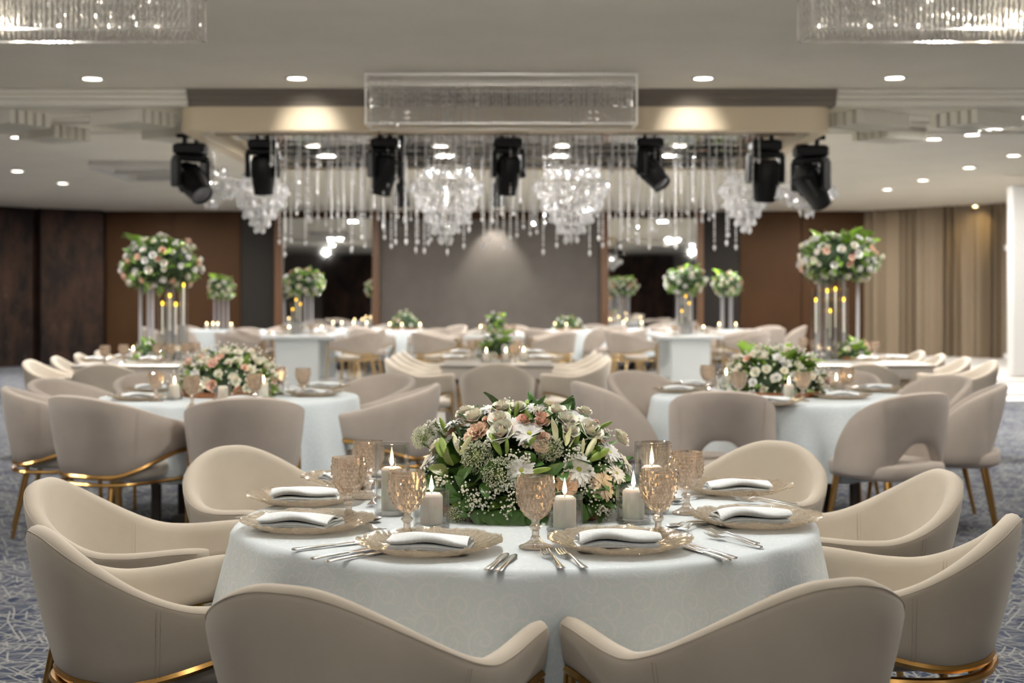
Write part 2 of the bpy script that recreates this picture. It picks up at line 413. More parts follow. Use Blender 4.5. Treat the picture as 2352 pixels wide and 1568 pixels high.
# far wall, panel by panel
def panel(name, x0, x1, m, y=30.0, z0=0.0, z1=HC, t=0.06):
    X0, X1 = (x0 - CX) * 30 / F, (x1 - CX) * 30 / F
    return slab(name, ((X0 + X1) / 2, y + t / 2, (z0 + z1) / 2), (X1 - X0, t, z1 - z0), m)
slab('wall_far', (0, 30.2, HT / 2), (24, 0.1, HT), M_dark)
for i, (a, b) in enumerate(((243, 398), (400, 552))): panel('wall_far_brown_%d' % i, a, b, M_brown)
panel('wall_far_charcoal_0', 552, 632, M_dark, 30.03)
panel('wall_far_post_0', 632, 650, M_post, 29.9, t=0.2); panel('wall_far_post_1', 856, 872, M_post, 29.9, t=0.2)
panel('wall_far_centre', 872, 1380, M_grey, 30.05, 0, HC - 0.16)
panel('wall_far_header', 872, 1380, M_brown, 29.98, HC - 0.16, HC)
panel('wall_far_post_2', 1380, 1397, M_post, 29.9, t=0.2); panel('wall_far_post_3', 1600, 1615, M_post, 29.9, t=0.2)
panel('wall_far_charcoal_1', 1615, 1700, M_dark, 30.03)
for i, (a, b) in enumerate(((1700, 1840), (1842, 1990))): panel('wall_far_brown_%d' % (i + 2), a, b, M_brown)
for k, (a, b) in enumerate(((650, 856), (1397, 1600))):
    X0, X1 = (a - CX) * 30 / F, (b - CX) * 30 / F
    mo = link('wall_mirror', MB().box((0, 0, 0), (X1 - X0, 0.03, HC - 0.14)).mesh('wall_mirror', M_mirror, False), None, ((X0 + X1) / 2, 30.0, (HC - 0.14) / 2))
    tag(mo, 'tall wall mirror between walnut posts beside the %s' % ('bouquet on the dark-wall pedestal table', 'bouquet on the curtain-side pedestal table')[k], 'mirror')
    panel('wall_far_lintel_%d' % k, a, b, M_brown, 29.97, HC - 0.14, HC)
# dark patina stone wall, two faces
def face(name, p, q, m, h=HC, t=0.15):
    p = Vector((p[0], p[1], 0)); q = Vector((q[0], q[1], 0)); d = q - p
    me = MB().box((0, 0, 0), (d.length, t, h)).mesh(name, m, False)
    return struct(name, me, (p + q) / 2 + Vector((0, 0, h / 2)) + Vector((-d.y, d.x, 0)).normalized() * t / 2, (0, 0, math.atan2(d.y, d.x)))
face('wall_stone_0', (-10.9, 26.2), (-9.2, 29.3), M_rock)
face('wall_stone_1', (-9.2, 28.9), (-8.2, 29.75), M_rock)
slab('wall_left', (XL - 0.05, 12.5, HT / 2), (0.1, 35.4, HT), pbr('side_wall', (0.30, 0.25, 0.2), 0.7))
slab('wall_right', (XR + 0.05, 12.5, HT / 2), (0.1, 35.4, HT), pbr('side_wall_tan', (0.42, 0.36, 0.29), 0.7))
slab('wall_back', (0, YB - 0.05, HT / 2), (24, 0.1, HT), M_grey)
for i, (x, w) in enumerate(((-7.2, 2.2), (5.6, 3.0))):
    slab('wall_back_stone_%d' % i, (x, YB + 0.02, HT / 2), (w, 0.06, HT), M_rock)
# pleated curtain
cp, cq = Vector((7.10, 29.85, 0)), Vector((9.15, 27.3, 0)); cd = (cq - cp); cn = Vector((cd.y, -cd.x, 0)).normalized()
def cur(u, v):
    ph = u * 19 * 2 * PI
    a = 0.085 * (0.55 + 0.45 * math.sin(u * 23.0)) * math.sin(ph + 1.3 * math.sin(u * 41)) * (0.75 + 0.25 * v)
    p = cp + cd * (u + 0.006 * math.sin(ph * 0.5)) + cn * a * -1
    return (p.x, p.y, lerp(HC + 0.0, 0.19, v))
tag(link('curtain', MB().grid(cur, 340, 8).mesh('curtain', M_curtain, True, 180)), 'floor-length pleated tan curtain beside the white column', 'curtain')
# white stage corner with lit steps
stg = place([], 'stage_steps', 'white stage with two glowing step edges under the curtain', 'stage', (6.5, 18, 0))
def stagepart(name, c, d, m): link(name, MB().box((0, 0, 0), d, None, 0.01 if m is M_white else 0).mesh(name, m, False), stg, Vector(c) - Vector((6.5, 18, 0)))
stagepart('platform', (8.95, 25.2, 0.13), (6.4, 9.6, 0.14), M_white)
stagepart('tread', (8.2, 19.75, 0.075), (5.1, 1.3, 0.05), M_white)
stagepart('light_strip', (8.95, 20.385, 0.105), (6.4, 0.02, 0.07), M_strip)
stagepart('light_strip', (8.2, 19.08, 0.028), (5.1, 0.02, 0.05), M_strip)
col = place([], 'white_column', 'white column with a capital at the end of the curtain', 'column', (9.05, 26.6, 0.2))
link('shaft', MB().box((0, 0, 1.0), (0.24, 0.24, 2.0), None, 0.01).mesh('shaft', M_bright), col)
link('capital', MB().box((0, 0, 2.03), (0.32, 0.32, 0.1), None, 0.015).mesh('capital', M_bright), col)
link('plinth', MB().box((0, 0, 0.06), (0.34, 0.34, 0.12), None, 0.015).mesh('plinth', M_bright), col)
aw = place([], 'white_arch', 'tall white panel with an arched niche at the edge of the stage', 'arch panel', (7.06, 21.0, 0.2))
link('panel', MB().box((0.55, 0, 1.36), (1.1, 0.24, 2.72), None, 0.02).mesh('panel', M_bright), aw)
nb = MB()
for i in range(13):
    a0 = PI * i / 13; a1 = PI * (i + 1) / 13
    nb.tube([(0.62 - 0.40 * math.cos(a0), -0.13, 1.55 + 0.40 * math.sin(a0)), (0.62 - 0.40 * math.cos(a1), -0.13, 1.55 + 0.40 * math.sin(a1))], 0.02, 6)
nb.tube([(0.22, -0.13, 0.1), (0.22, -0.13, 1.55)], 0.02, 6)
link('niche_moulding', nb.mesh('niche_moulding', M_mould), aw)
# small wall light grazing the curtain
wl = place([], 'curtain_uplight', 'small warm lamp washing the top of the curtain by the column', 'lamp', (8.55, 27.3, HC - 0.05))
link('housing', MB().lathe([(0.05, 0.05), (0.05, -0.03), (0.04, -0.03)], 14, None, True).mesh('housing', M_white), wl)
# stepped diagonal mouldings on the lower ceiling
k = 6
for (x, y, L, W, rz) in ((-4.78, 14.05, 0.62, 0.52, -0.55), (-4.72, 15.25, 0.55, 0.5, -0.55), (-3.58, 13.98, 0.62, 0.52, -0.55), (-3.42, 15.2, 0.6, 0.5, -0.55),
                          (3.35, 14.1, 0.66, 0.6, 0.6), (4.42, 14.1, 0.66, 0.6, 0.6), (3.9, 15.3, 0.6, 0.5, 0.6)):
    b = MB()
    for j in range(5):
        b.box((0, (j - 2) * W / 5, -0.065), (L, W / 5 * 0.62, 0.13))
    k += 1
    struct('trim_%d' % k, b.mesh('trim', M_mould, False), (x, y, HC), (0, 0, rz))
for (y, w) in ((14.15, 0.05), (14.75, 0.05), (15.6, 0.05)):
    for x0, x1 in ((-10.5, -3.2), (3.1, 10.2)):
        k += 1
        slab('trim_%d' % k, ((x0 + x1) / 2, y, HC - 0.008), (x1 - x0, w, 0.03), M_mould, 0.006)
# ceiling cassette vent
v = place([], 'ceiling_vent', 'square white air vent in the lower ceiling beside the crystal canopy', 'air vent', (-4.86, 19.9, HC))
fb = MB()
for c, d in (((0, -0.95, -0.05), (1.05, 0.12, 0.11)), ((0, 0.95, -0.05), (1.05, 0.12, 0.11)), ((-0.47, 0, -0.05), (0.12, 1.9, 0.11)), ((0.47, 0, -0.05), (0.12, 1.9, 0.11)), ((0, -0.2, -0.05), (0.9, 0.08, 0.11))):
    fb.box(c, d)
link('frame', fb.mesh('frame', M_bright, False), v)
lb = MB()
for j in range(14):
    lb.box((0, -0.85 + j * 0.125, -0.015), (0.86, 0.05, 0.02), Matrix.Translation((0, 0, 0)))
link('grille', lb.mesh('grille', M_mould, False), v)

# ------------------------------------------------------------------ lamps
ME_ring = MB().lathe([(0.080, 0.0), (0.105, 0.0), (0.105, -0.008), (0.080, -0.012), (0.080, 0.0)], 28).mesh('trim_ring', M_white)
ME_disc = MB().lathe([(0.0005, -0.004), (0.081, -0.004)], 28).mesh('lens', M_lamp)
def area(name, loc, power, size=0.3, col=(1, 0.965, 0.915), rot=(0, 0, 0), spread=2.0):
    l = bpy.data.lights.new(name, 'AREA'); l.shape = 'DISK'; l.size = size; l.energy = power; l.color = col; l.spread = spread
    o = bpy.data.objects.new(name, l); COL.objects.link(o); o.location = loc; o.rotation_euler = rot
    return o
PW = 30.0
def downlight(x, y, z, label, power=PW, see=True, wide=2.0):
    if see:
        place([Part('trim_ring', ME_ring), Part('lens', ME_disc)], 'downlight', label, 'ceiling light', (x, y, z), 0, 'recessed ceiling downlights')
    area('downlight_and_fill_glow', (x, y, z - 0.03), power, 0.16, spread=wide)
tray = [(212, 179, 'over the dark-wall side of the tray ceiling, near its outer end'), (682, 178, 'in the tray ceiling on the dark-wall side of the crystal box chandelier'),
        (1615, 178, 'in the tray ceiling on the curtain side of the crystal box chandelier'), (2055, 177, 'over the curtain side of the tray ceiling, near its outer end')]
for x, y, s in tray:
    p = at(x, y, F * (HT - CAMH) / (HOR - y)); downlight(p.x, p.y, HT, 'bright round downlight ' + s, PW * 1.1)
low = [(42, 314, 'second nearest the camera on the dark-wall side of the lower ceiling'), (133, 323, 'under a diagonal moulding on the dark-wall side'),
       (40, 392, 'outermost of the pair before the square air vent'), (144, 420, 'closest to the stone wall'),
       (2145, 318, 'inner one of the two beyond the curtain-side mouldings'), (2233, 308, 'outer one of the two beyond the curtain-side mouldings'), (2340, 268, 'beside the curtain-side mouldings at the edge of view'),
       (2328, 356, 'outermost of the row leading back to the curtain'), (2226, 384, 'second of the row leading back to the curtain'), (2120, 413, 'third of the row leading back to the curtain'), (2038, 434, 'last of the row, closest to the brown panel')]
for x, y, s in low:
    p = at(x, y, F * (HC - CAMH) / (HOR - y)); downlight(p.x, p.y, HC, 'small bright downlight, ' + s, PW * 1.9, wide=PI)
for x in (-6.4, -3.4, 0.0, 3.4, 6.4):        # the same grid carries on over the near half of the room, out of view
    for y in (-3.0, 0.4, 3.8, 7.2):
        area('downlight_and_fill_glow', (x, y, HT - 0.03), PW * (0.6 if y > 6 else 0.24), 0.2, spread=PI if y > 6 else 2.0)
for x, y in ((-6.9, 28.0), (-3.6, 26.5), (-0.2, 27.2), (3.4, 26.5), (6.0, 28.0), (-2.2, 23.5), (2.0, 23.5), (-8.6, 24.0)):
    area('downlight_and_fill_glow', (x, y, HC - 0.03), PW * 3.0, 0.2, spread=PI)  # extra lamps without fixtures, added to lift the far end
# spotlight on the grey centre panel and on the fascia
def spot(loc, aim, power, ang, col=(1, 0.95, 0.86), blend=0.6):
    l = bpy.data.lights.new('spot_glow', 'SPOT'); l.energy = power; l.spot_size = ang; l.spot_blend = blend; l.shadow_soft_size = 0.05; l.color = col
    o = bpy.data.objects.new('spot_glow', l); COL.objects.link(o); o.location = loc
    o.rotation_euler = (Vector(aim) - Vector(loc)).to_track_quat('-Z', 'Y').to_euler()
spot((-0.36, 29.55, 2.98), (-0.36, 30.05, 2.0), 90, 1.3)
spot((-1.85, 12.7, 3.18), (-1.85, 13.5, 2.84), 42, 0.85, blend=1.0)
spot((1.64, 12.7, 3.18), (1.64, 13.5, 2.84), 42, 0.85, blend=1.0)
spot((8.5, 27.2, HC - 0.08), (8.72, 27.75, 2.6), 25, 1.2, (1, 0.75, 0.35))

# added bare point lamps out of view, to brighten the ceiling and tables
def fill_glow(loc, power, size=0.06):
    l = bpy.data.lights.new('chandelier_and_fill_glow', 'POINT'); l.energy = power; l.shadow_soft_size = size; l.color = (1, .965, .91)
    o = bpy.data.objects.new('chandelier_and_fill_glow', l); COL.objects.link(o); o.location = loc
for x in (-3.0, -0.1, 2.8):
    for y in (4.2, -0.8): fill_glow((x, y, HT - 0.5), 40 if y > 0 else 34)
for x in (-3.0, -0.1, 2.8): fill_glow((x, 7.3, HT - 0.22), 58)
for x in (-6.5, 6.3): fill_glow((x, 8.2, HT - 0.3), 75)
area('downlight_and_fill_glow', (8.4, 22.4, HC - 0.03), 24, 0.2, spread=PI)  # unseen lamp added to brighten the white arch and column
# ------------------------------------------------------------------ chairs
def upath(ns, a, b, arm, straight=0.02, e=0.86):
    """U-shaped plan: from one arm tip (+y) round the back (-y) to the other. -> [(x, y, nx, ny, t)] with t = -1..1"""
    pts = []
    na = int(ns * 0.22)
    for i in range(na): pts.append((-a * (1 - 0.05 * (1 - i / na)), lerp(arm, -straight, i / na)))
    nb_ = ns - 2 * na
    for i in range(nb_ + 1):
        th = PI * i / nb_
        # a slightly squared half ellipse
        c, s = math.cos(th), math.sin(th)
        pts.append((-a * math.copysign(abs(c) ** e, c), -straight - b * abs(s) ** e))
    for i in range(na): pts.append((a * (1 - 0.05 * ((i + 1) / na)), lerp(-straight, arm, (i + 1) / na)))
    L = [0]
    for i in range(1, len(pts)): L.append(L[-1] + math.dist(pts[i], pts[i - 1]))
    out = []
    for i, p in enumerate(pts):
        q0 = pts[max(0, i - 1)]; q1 = pts[min(len(pts) - 1, i + 1)]
        dx, dy = q1[0] - q0[0], q1[1] - q0[1]; l = math.hypot(dx, dy)
        out.append((p[0], p[1], dy / l * -1 if False else -(-dy) / l * -1, dx / l * -1, 2 * L[i] / L[-1] - 1))
    # outward normal of a path that runs -x -> -y -> +x is (dy, -dx)
    out = [(x, y, ny_x, ny_y, t) for (x, y, _, _, t), (ny_x, ny_y) in zip(out, [
        ((pts[min(len(pts) - 1, i + 1)][1] - pts[max(0, i - 1)][1]), -(pts[min(len(pts) - 1, i + 1)][0] - pts[max(0, i - 1)][0])) for i in range(len(pts))])]
    res = []
    for x, y, nx, ny, t in out:
        l = math.hypot(nx, ny); res.append((x, y, nx / l, ny / l, t))
    return res
def shell(path, zt, zb, taper, th):
    """padded wall along the path; zt, zb, taper are functions of t"""
    rings = []
    h = th / 2
    def ring(x, y, nx, ny, t, fw=(0, 0), k=1.0):
        T, B, tp = zt(t), zb(t), taper(t)
        zm = (T + B) / 2; r = []
        def P(o, z):
            q = (z - B) / (T - B)
            o2 = o * k - tp * (1 - max(0, min(1, q))) ** 1.4
            z2 = zm + (z - zm) * (0.90 + 0.10 * k)
            r.append((x + nx * o2 + fw[0], y + ny * o2 + fw[1], z2))
        for i in range(7): P(h, lerp(B + h * 0.7, T - h, i / 6))
        for i in range(1, 6):
            a = PI * i / 6; P(h * math.cos(a), T - h + h * math.sin(a))
        for i in range(7): P(-h, lerp(T - h, B + h * 0.7, i / 6))
        for i in range(1, 4):
            a = PI + PI * i / 4; P(h * math.cos(a), B + h * 0.7 + 0.7 * h * math.sin(a))
        return r
    p0, p1 = path[0], path[-1]
    def cap(p, rev):
        d = (-p[3], p[2]) if p[0] < 0 else (p[3], -p[2])
        d = (d[0], d[1]) if d[1] > 0 else (-d[0], -d[1])
        rs = []
        for a in (0.0, 0.35, 0.65, 0.88, 0.98):
            ang = a * PI / 2
            rs.append(ring(*p, fw=(d[0] * h * math.sin(ang), d[1] * h * math.sin(ang)), k=math.cos(ang)))
        return rs[::-1] if rev else rs
    rings += cap(p0, True)[:-1]
    rings += [ring(*p) for p in path]
    rings += cap(p1, False)[1:]
    return MB().loft(rings, True, True)
def cushion(a, b, z0, z1, e=3.0, n=48, cy=0.02, crown=0.012):
    rings = []
    def outline(k, z):
        r = []
        for i in range(n):
            th = 2 * PI * i / n; c, s = math.cos(th), math.sin(th)
            r.append((a * k * math.copysign(abs(c) ** (2 / e), c), cy + b * k * math.copysign(abs(s) ** (2 / e), s), z))
        return r
    h = z1 - z0; rr = min(h * 0.45, 0.03)
    rings.append(outline(0.9, z0)); rings.append(outline(0.97, z0 + rr * 0.3)); rings.append(outline(1, z0 + rr))
    for i in range(1, 6):
        ang = PI / 2 * i / 5
        rings.append(outline(1 - rr / a * (1 - math.cos(ang)), z1 - rr + rr * math.sin(ang)))
    for k in (0.75, 0.5, 0.25, 0.02): rings.append(outline(k, z1 + crown * (1 - k * k)))
    return MB().loft(rings, True, True)
def seams(path, zt, zb, taper, th, ts=(-0.5, 0.5)):
    m = MB(); h = th / 2 + 0.0008
    top = []
    for x, y, nx, ny, t in path:
        T = zt(t); top.append((x + nx * (h * 0.86), y + ny * (h * 0.86), T - h + h * 0.55))
    m.tube(top, 0.0013, 5)
    for s in ts:
        p = min(path, key=lambda q: abs(q[4] - s)); x, y, nx, ny, t = p; T, B, tp = zt(t), zb(t), taper(t)
        for d in (-1, 1):
            c = []
            for i in range(9):
                z = lerp(B + 0.015, T - th / 2, i / 8); q = (z - B) / (T - B)
                o = h - tp * (1 - q) ** 1.4
                c.append((x + nx * o - ny * 0.005 * d, y + ny * o + nx * 0.005 * d, z))
            m.tube(c, 0.0008, 5)
        for d in (-1, 1):
            c = []
            for i in range(9):
                z = lerp(B + 0.05, T - th / 2, i / 8); q = (z - B) / (T - B)
                o = -h - tp * (1 - q) ** 1.4
                c.append((x + nx * o - ny * 0.005 * d, y + ny * o + nx * 0.005 * d, z))
            m.tube(c, 0.0008, 5)
    return m
def band_chair(top, arm, zbb, zba, seat, rail, fab, upright, name, lean=0.07, wide=0.285, deep=0.275, armlen=0.245, gold=M_brass, ns=64, sq=False):
    path = upath(ns, wide, deep, armlen, e=0.79 if sq else 0.86)
    g = (lambda t: 1 - sstep(0.04, 1.12, abs(t))) if sq else (lambda t: 1 - sstep(0.03, 0.66, abs(t)))
    zt = lambda t: arm + (top - arm) * g(t) + (0.0 if sq else 0.016) * sstep(0.7, 1, abs(t))
    zb = lambda t: zbb + (zba - zbb) * sstep(0.30, 1.0, abs(t))
    tp = lambda t: lerp(lean, 0.015, sstep(0.2, 0.9, abs(t)))
    th = 0.052
    parts = [Part('backrest', shell(path, zt, zb, tp, th).mesh(name + '_backrest', fab, True, 60),
                  subs=[Part('seam', seams(path, zt, zb, tp, th).mesh(name + '_seam', M_seam), label='thin stitched seam and piping')]),
             Part('seat', cushion(wide - 0.034, 0.225, rail + 0.012, seat, 2.4, cy=0.035).mesh(name + '_seat', M_seat, True, 60), label='pale seat cushion')]
    # band under the shell, seat rail, legs
    b = []
    for x, y, nx, ny, t in path:
        o = 0.016 - tp(t); b.append((x + nx * o, y + ny * o, zb(t) + 0.004))
    bm = MB().tube(b, 0.0150 if sq else 0.0125, 8, flat=1.4)
    parts.append(Part('back_band', bm.mesh(name + '_band', gold), label='curved brass band under the backrest'))
    rr = [(x - nx * lerp(lean - 0.022, 0.012, abs(t)), y - ny * lerp(lean - 0.022, 0.012, abs(t)), rail) for x, y, nx, ny, t in path]
    rr.append(rr[0])
    parts.append(Part('seat_rail', MB().tube(rr, 0.011, 8, flat=1.4).mesh(name + '_rail', gold), label='brass rail round the seat'))
    p0 = path[0]
    for sx in (-1, 1):
        zt0 = arm - 0.01 if upright else zba
        y0 = armlen + (0.046 if upright else 0.0)
        parts.append(Part('leg', MB().tube([(sx * (wide + (0.010 if upright else -0.012)), y0, zt0), (sx * (wide + (0.010 if upright else -0.008)), y0, rail), (sx * (wide + 0.02), y0 + 0.03, 0.0)], [0.013, 0.014, 0.010], 10).mesh(name + '_front_leg', gold), label='brass leg'))
        parts.append(Part('leg', MB().tube([(sx * 0.17, -0.175, rail), (sx * 0.215, -0.255, 0.0)], [0.015, 0.010], 10).mesh(name + '_rear_leg', gold), label='brass leg'))
    return parts
def cutout_chair(top, fab, name, ns=64, gold=M_brass):
    path = upath(ns, 0.262, 0.25, 0.13)
    zt = lambda t: 0.465 + (top - 0.465) * max(0.0, 1 - abs(t) ** 2.3) ** 0.62
    zb = lambda t: 0.40 + 0.175 * (1 - sstep(0.06, 0.50, abs(t)))
    tp = lambda t: lerp(0.055, 0.0, sstep(0.2, 0.8, abs(t)))
    th = 0.05
    parts = [Part('backrest', shell(path, zt, zb, tp, th).mesh(name + '_backrest', fab, True, 60),
                  subs=[Part('seam', seams(path, zt, zb, tp, th, (-0.40, 0.40)).mesh(name + '_seam', M_seam), label='stitched seam')]),
             Part('seat', cushion(0.262, 0.275, 0.385, 0.475, 2.9, cy=0.02).mesh(name + '_seat', fab, True, 60), label='thick upholstered seat')]
    for sx in (-1, 1):
        parts.append(Part('leg', MB().tube([(sx * 0.19, 0.19, 0.395), (sx * 0.235, 0.235, 0.0)], [0.019, 0.011], 12).mesh(name + '_leg_f', gold), label='tapered brass leg'))
        parts.append(Part('leg', MB().tube([(sx * 0.17, -0.16, 0.395), (sx * 0.215, -0.235, 0.0)], [0.019, 0.011], 12).mesh(name + '_leg_r', gold), label='tapered brass leg'))
    return parts
def cross_chair(top, fab, name):
    """band chair of the far tables: low wrap back over a crossed gold lattice"""
    p = band_chair(top, 0.66, 0.47, 0.54, 0.45, 0.38, fab, True, name, 0.05, ns=36, sq=True, gold=M_gold)
    m = MB()
    for i in range(5):
        x = -0.12 + 0.06 * i
        m.tube([(x - 0.03, -0.215, 0.385), (x + 0.03, -0.215, 0.475)], 0.008, 6); m.tube([(x + 0.03, -0.212, 0.385), (x - 0.03, -0.212, 0.475)], 0.008, 6)
    p.append(Part('back_lattice', m.mesh(name + '_lattice', M_gold), label='crossed gold bars under the backrest'))
    return p
CH_front = band_chair(0.808, 0.642, 0.462, 0.545, 0.545, 0.44, M_cream, False, 'front_chair', wide=0.272, ns=96)
CH_band = band_chair(0.828, 0.665, 0.400, 0.515, 0.455, 0.365, M_taupe, True, 'band_chair', sq=True)
CH_cut = cutout_chair(0.845, M_taupe, 'cutout_chair')
CH_cream = band_chair(0.81, 0.672, 0.41, 0.52, 0.46, 0.375, M_cream, False, 'cream_chair', ns=40, gold=M_gold)
CH_far = band_chair(0.815, 0.672, 0.41, 0.52, 0.46, 0.375, M_taupe, True, 'far_chair', ns=36, sq=True, gold=M_gold)
CH_cross = cross_chair(0.81, M_taupe, 'cross_chair')
CH_farcut = cutout_chair(0.83, M_taupe, 'far_cutout_chair', ns=36, gold=M_gold)
def chair(parts, x, y, face, label, group=None):
    """face: compass direction the sitter looks, radians from +y towards +x"""
    return place(parts, 'dining_chair', label, 'chair', (x, y, 0), -face, group)

# ------------------------------------------------------------------ tableware
def goblet_meshes():
    n, b = 20, MB()
    H = 0.165
    def rad(q): return 0.044 * (0.52 + 0.48 * math.sin(min(1, q * 1.25) * PI / 2)) if q > 0 else 0.02
    z0, z1, K = 0.066, 0.150, 8
    rows = []
    for k in range(K + 1):
        q = k / K; r = 0.012 + 0.031 * math.sin(min(1.0, (q + 0.03) * 1.35) * PI / 2) ** 0.85
        rows.append((r, lerp(z0, z1, q)))
    V, Fc = [], []
    for k, (r, z) in enumerate(rows):
        for j in range(n):
            th = (j + 0.5 * (k % 2)) * 2 * PI / n
            V.append((r * math.cos(th), r * math.sin(th), z))
    I = lambda k, j: k * n + j % n
    for k in range(1, K):
        for j in range(n):
            l, rr_ = I(k, j), I(k, j + 1)
            dn = I(k - 1, j + (1 if k % 2 else 1) - (0 if k % 2 else 0)) if k % 2 else I(k - 1, j)
            up = I(k + 1, j + 1) if k % 2 else I(k + 1, j)
            if not k % 2:
                # even row: neighbours at offset rows sit between j and j+1 with index j
                dn, up = I(k - 1, j), I(k + 1, j)
            else:
                dn, up = I(k - 1, j + 1), I(k + 1, j + 1)
            th = (j + 0.5 * (k % 2) + 0.5) * 2 * PI / n; r, z = rows[k]
            V.append(((r + 0.0048) * math.cos(th), (r + 0.0048) * math.sin(th), z)); c = len(V) - 1
            Fc += [(c, l, dn), (c, dn, rr_), (c, rr_, up), (c, up, l)]
    for j in range(n):
        Fc.append((I(0, j), I(0, j + 1), I(1, j))); Fc.append((I(K, j), I(K - 1, j + (1 if K % 2 == 0 and False else 0)), I(K, j + 1)))
    b.add(V, Fc)
    b.lathe([(0.043, 0.149), (0.0448, 0.151), (0.0448, 0.157), (0.0435, 0.159), (0.0435, 0.165), (0.0415, 0.1652), (0.0405, 0.158), (0.0395, 0.145), (0.037, 0.115), (0.030, 0.088), (0.016, 0.073), (0.001, 0.070)], 30)
    s = MB().lathe([(0.012, 0.069), (0.0095, 0.060), (0.0088, 0.056), (0.013, 0.052), (0.0150, 0.048), (0.012, 0.043), (0.0085, 0.039), (0.0085, 0.028), (0.0125, 0.022), (0.0115, 0.0185)], 8)
    f = MB().lathe([(0.0115, 0.0185), (0.020, 0.012), (0.030, 0.0065), (0.0375, 0.004), (0.0385, 0.002), (0.037, 0.0), (0.001, 0.0)], 40, rfun=lambda th, z: 1 + 0.025 * math.cos(20 * th))
    return b.mesh('goblet_bowl', M_amber, True, 8), s.mesh('goblet_stem', M_amber, True, 25), f.mesh('goblet_foot', M_amber, True, 25)
gb, gs, gf = goblet_meshes()
P_goblet = [Part('bowl', gb), Part('stem', gs), Part('foot', gf)]
def charger_mesh(na=168, nr=22):
    R0 = 0.166
    def f(u, v):
        th = u * 2 * PI; q = v
        sc_ = 1 + 0.030 * abs(math.sin(th * 4.5 + 0.6 * math.sin(th * 2))) ** 0.8 + 0.008 * math.sin(th * 21 + 1.2)
        r = R0 * q * lerp(1, sc_, sstep(0.80, 1, q))
        z = 0.004 + 0.019 * sstep(0.62, 1.0, q) + (0.0016 * math.sin(th * 9 + q * 44) * math.cos(th * 16 - q * 30) + 0.0008 * math.sin(th * 40 + q * 9)) * sstep(0.62, 0.75, q)
        z += 0.0045 * abs(math.sin(th * 4.5 + 0.6 * math.sin(th * 2))) * sstep(0.86, 1, q)
        return (r * math.cos(th), r * math.sin(th), z)
    m = MB().grid(f, na, nr)
    m.grid(lambda u, v: (lambda p: (p[0] * 0.998, p[1] * 0.998, max(0.0, p[2] - 0.0035)))(f(1 - u, v)), na, nr)
    return m.mesh('charger', M_charger, True, 60)
ME_charger = charger_mesh()
def napkin_mesh(seed, L=0.19, W=0.105):
    q = random.Random(seed); t = 0.0044
    # folded strip seen end on: layers back and forth
    lay = [(W / 2, 0.0035), (-W * 0.40, 0.0035), (-W * 0.485, 0.0075), (-W * 0.42, 0.0120), (W * 0.30, 0.0105), (W * 0.44, 0.0135), (W * 0.40, 0.0185), (0.0, 0.0205), (-W * 0.38, 0.0190), (-W * 0.50, 0.0240), (-W * 0.40, 0.0310), (-W * 0.05, 0.0325), (W * 0.30, 0.0255), (W * 0.52, 0.0160)]
    pts = []
    for i in range(len(lay) - 1):
        for s_ in range(5):
            u = s_ / 5
            p0 = lay[max(0, i - 1)]; p1 = lay[i]; p2 = lay[i + 1]; p3 = lay[min(len(lay) - 1, i + 2)]
            cr = lambda a, b, c, d: 0.5 * (2 * b + (c - a) * u + (2 * a - 5 * b + 4 * c - d) * u * u + (3 * b - a - 3 * c + d) * u ** 3)
            pts.append((cr(p0[0], p1[0], p2[0], p3[0]), max(0.001, cr(p0[1], p1[1], p2[1], p3[1]))))
    pts.append(lay[-1])
    A, B_, Cc = q.uniform(-.1, .1), q.uniform(-.12, .12), q.uniform(0, 6)
    nx = 22; rings = []
    for i in range(nx + 1):
        u = i / nx; x = (u - 0.5) * L; ring = []
        puff = 1 + 0.22 * math.sin(u * PI * 1.0 + Cc * 0.2) * (0.6 + 0.5 * math.sin(Cc))
        sh = A * 0.16 * math.sin(u * 4 + Cc) + B_ * x; w = 1 + 0.16 * math.sin(u * 3.1 + Cc)
        both = []
        for k, (y, z) in enumerate(pts):
            y0, z0 = pts[max(0, k - 1)]; y1, z1 = pts[min(len(pts) - 1, k + 1)]
            l = math.hypot(y1 - y0, z1 - z0) or 1; ny, nz = -(z1 - z0) / l, (y1 - y0) / l
            zz = z * puff * (1 - 0.12 * abs(2 * u - 1) ** 3) + 0.004 * math.sin(u * 7 + Cc + y * 25) * (z / 0.03) + 0.003 * math.sin(x * 40 + y * 60 + Cc) * (z / 0.03)
            xe = x * (1 - 0.10 * (k % 23) / 23) + 0.10 * B_ * z / 0.03 * 0.3
            both.append(((xe, y * w + sh + ny * t / 2, zz + nz * t / 2), (xe, y * w + sh - ny * t / 2, max(0.0004, zz - nz * t / 2))))
        rings.append([b_[0] for b_ in both] + [b_[1] for b_ in reversed(both)])
    return MB().loft(rings, True, True).mesh('napkin', M_napkin, True, 70)
ME_nap = [napkin_mesh(s) for s in (1, 2, 5, 9)]
def spline_strip(sts, n=10):
    """sts: (x, halfwidth, z, thickness) along x"""
    rings = []
    for x, w, z, t in sts:
        rings.append([(x, w * math.cos(2 * PI * j / n), z + t / 2 * math.sin(2 * PI * j / n)) for j in range(n)])
    return rings
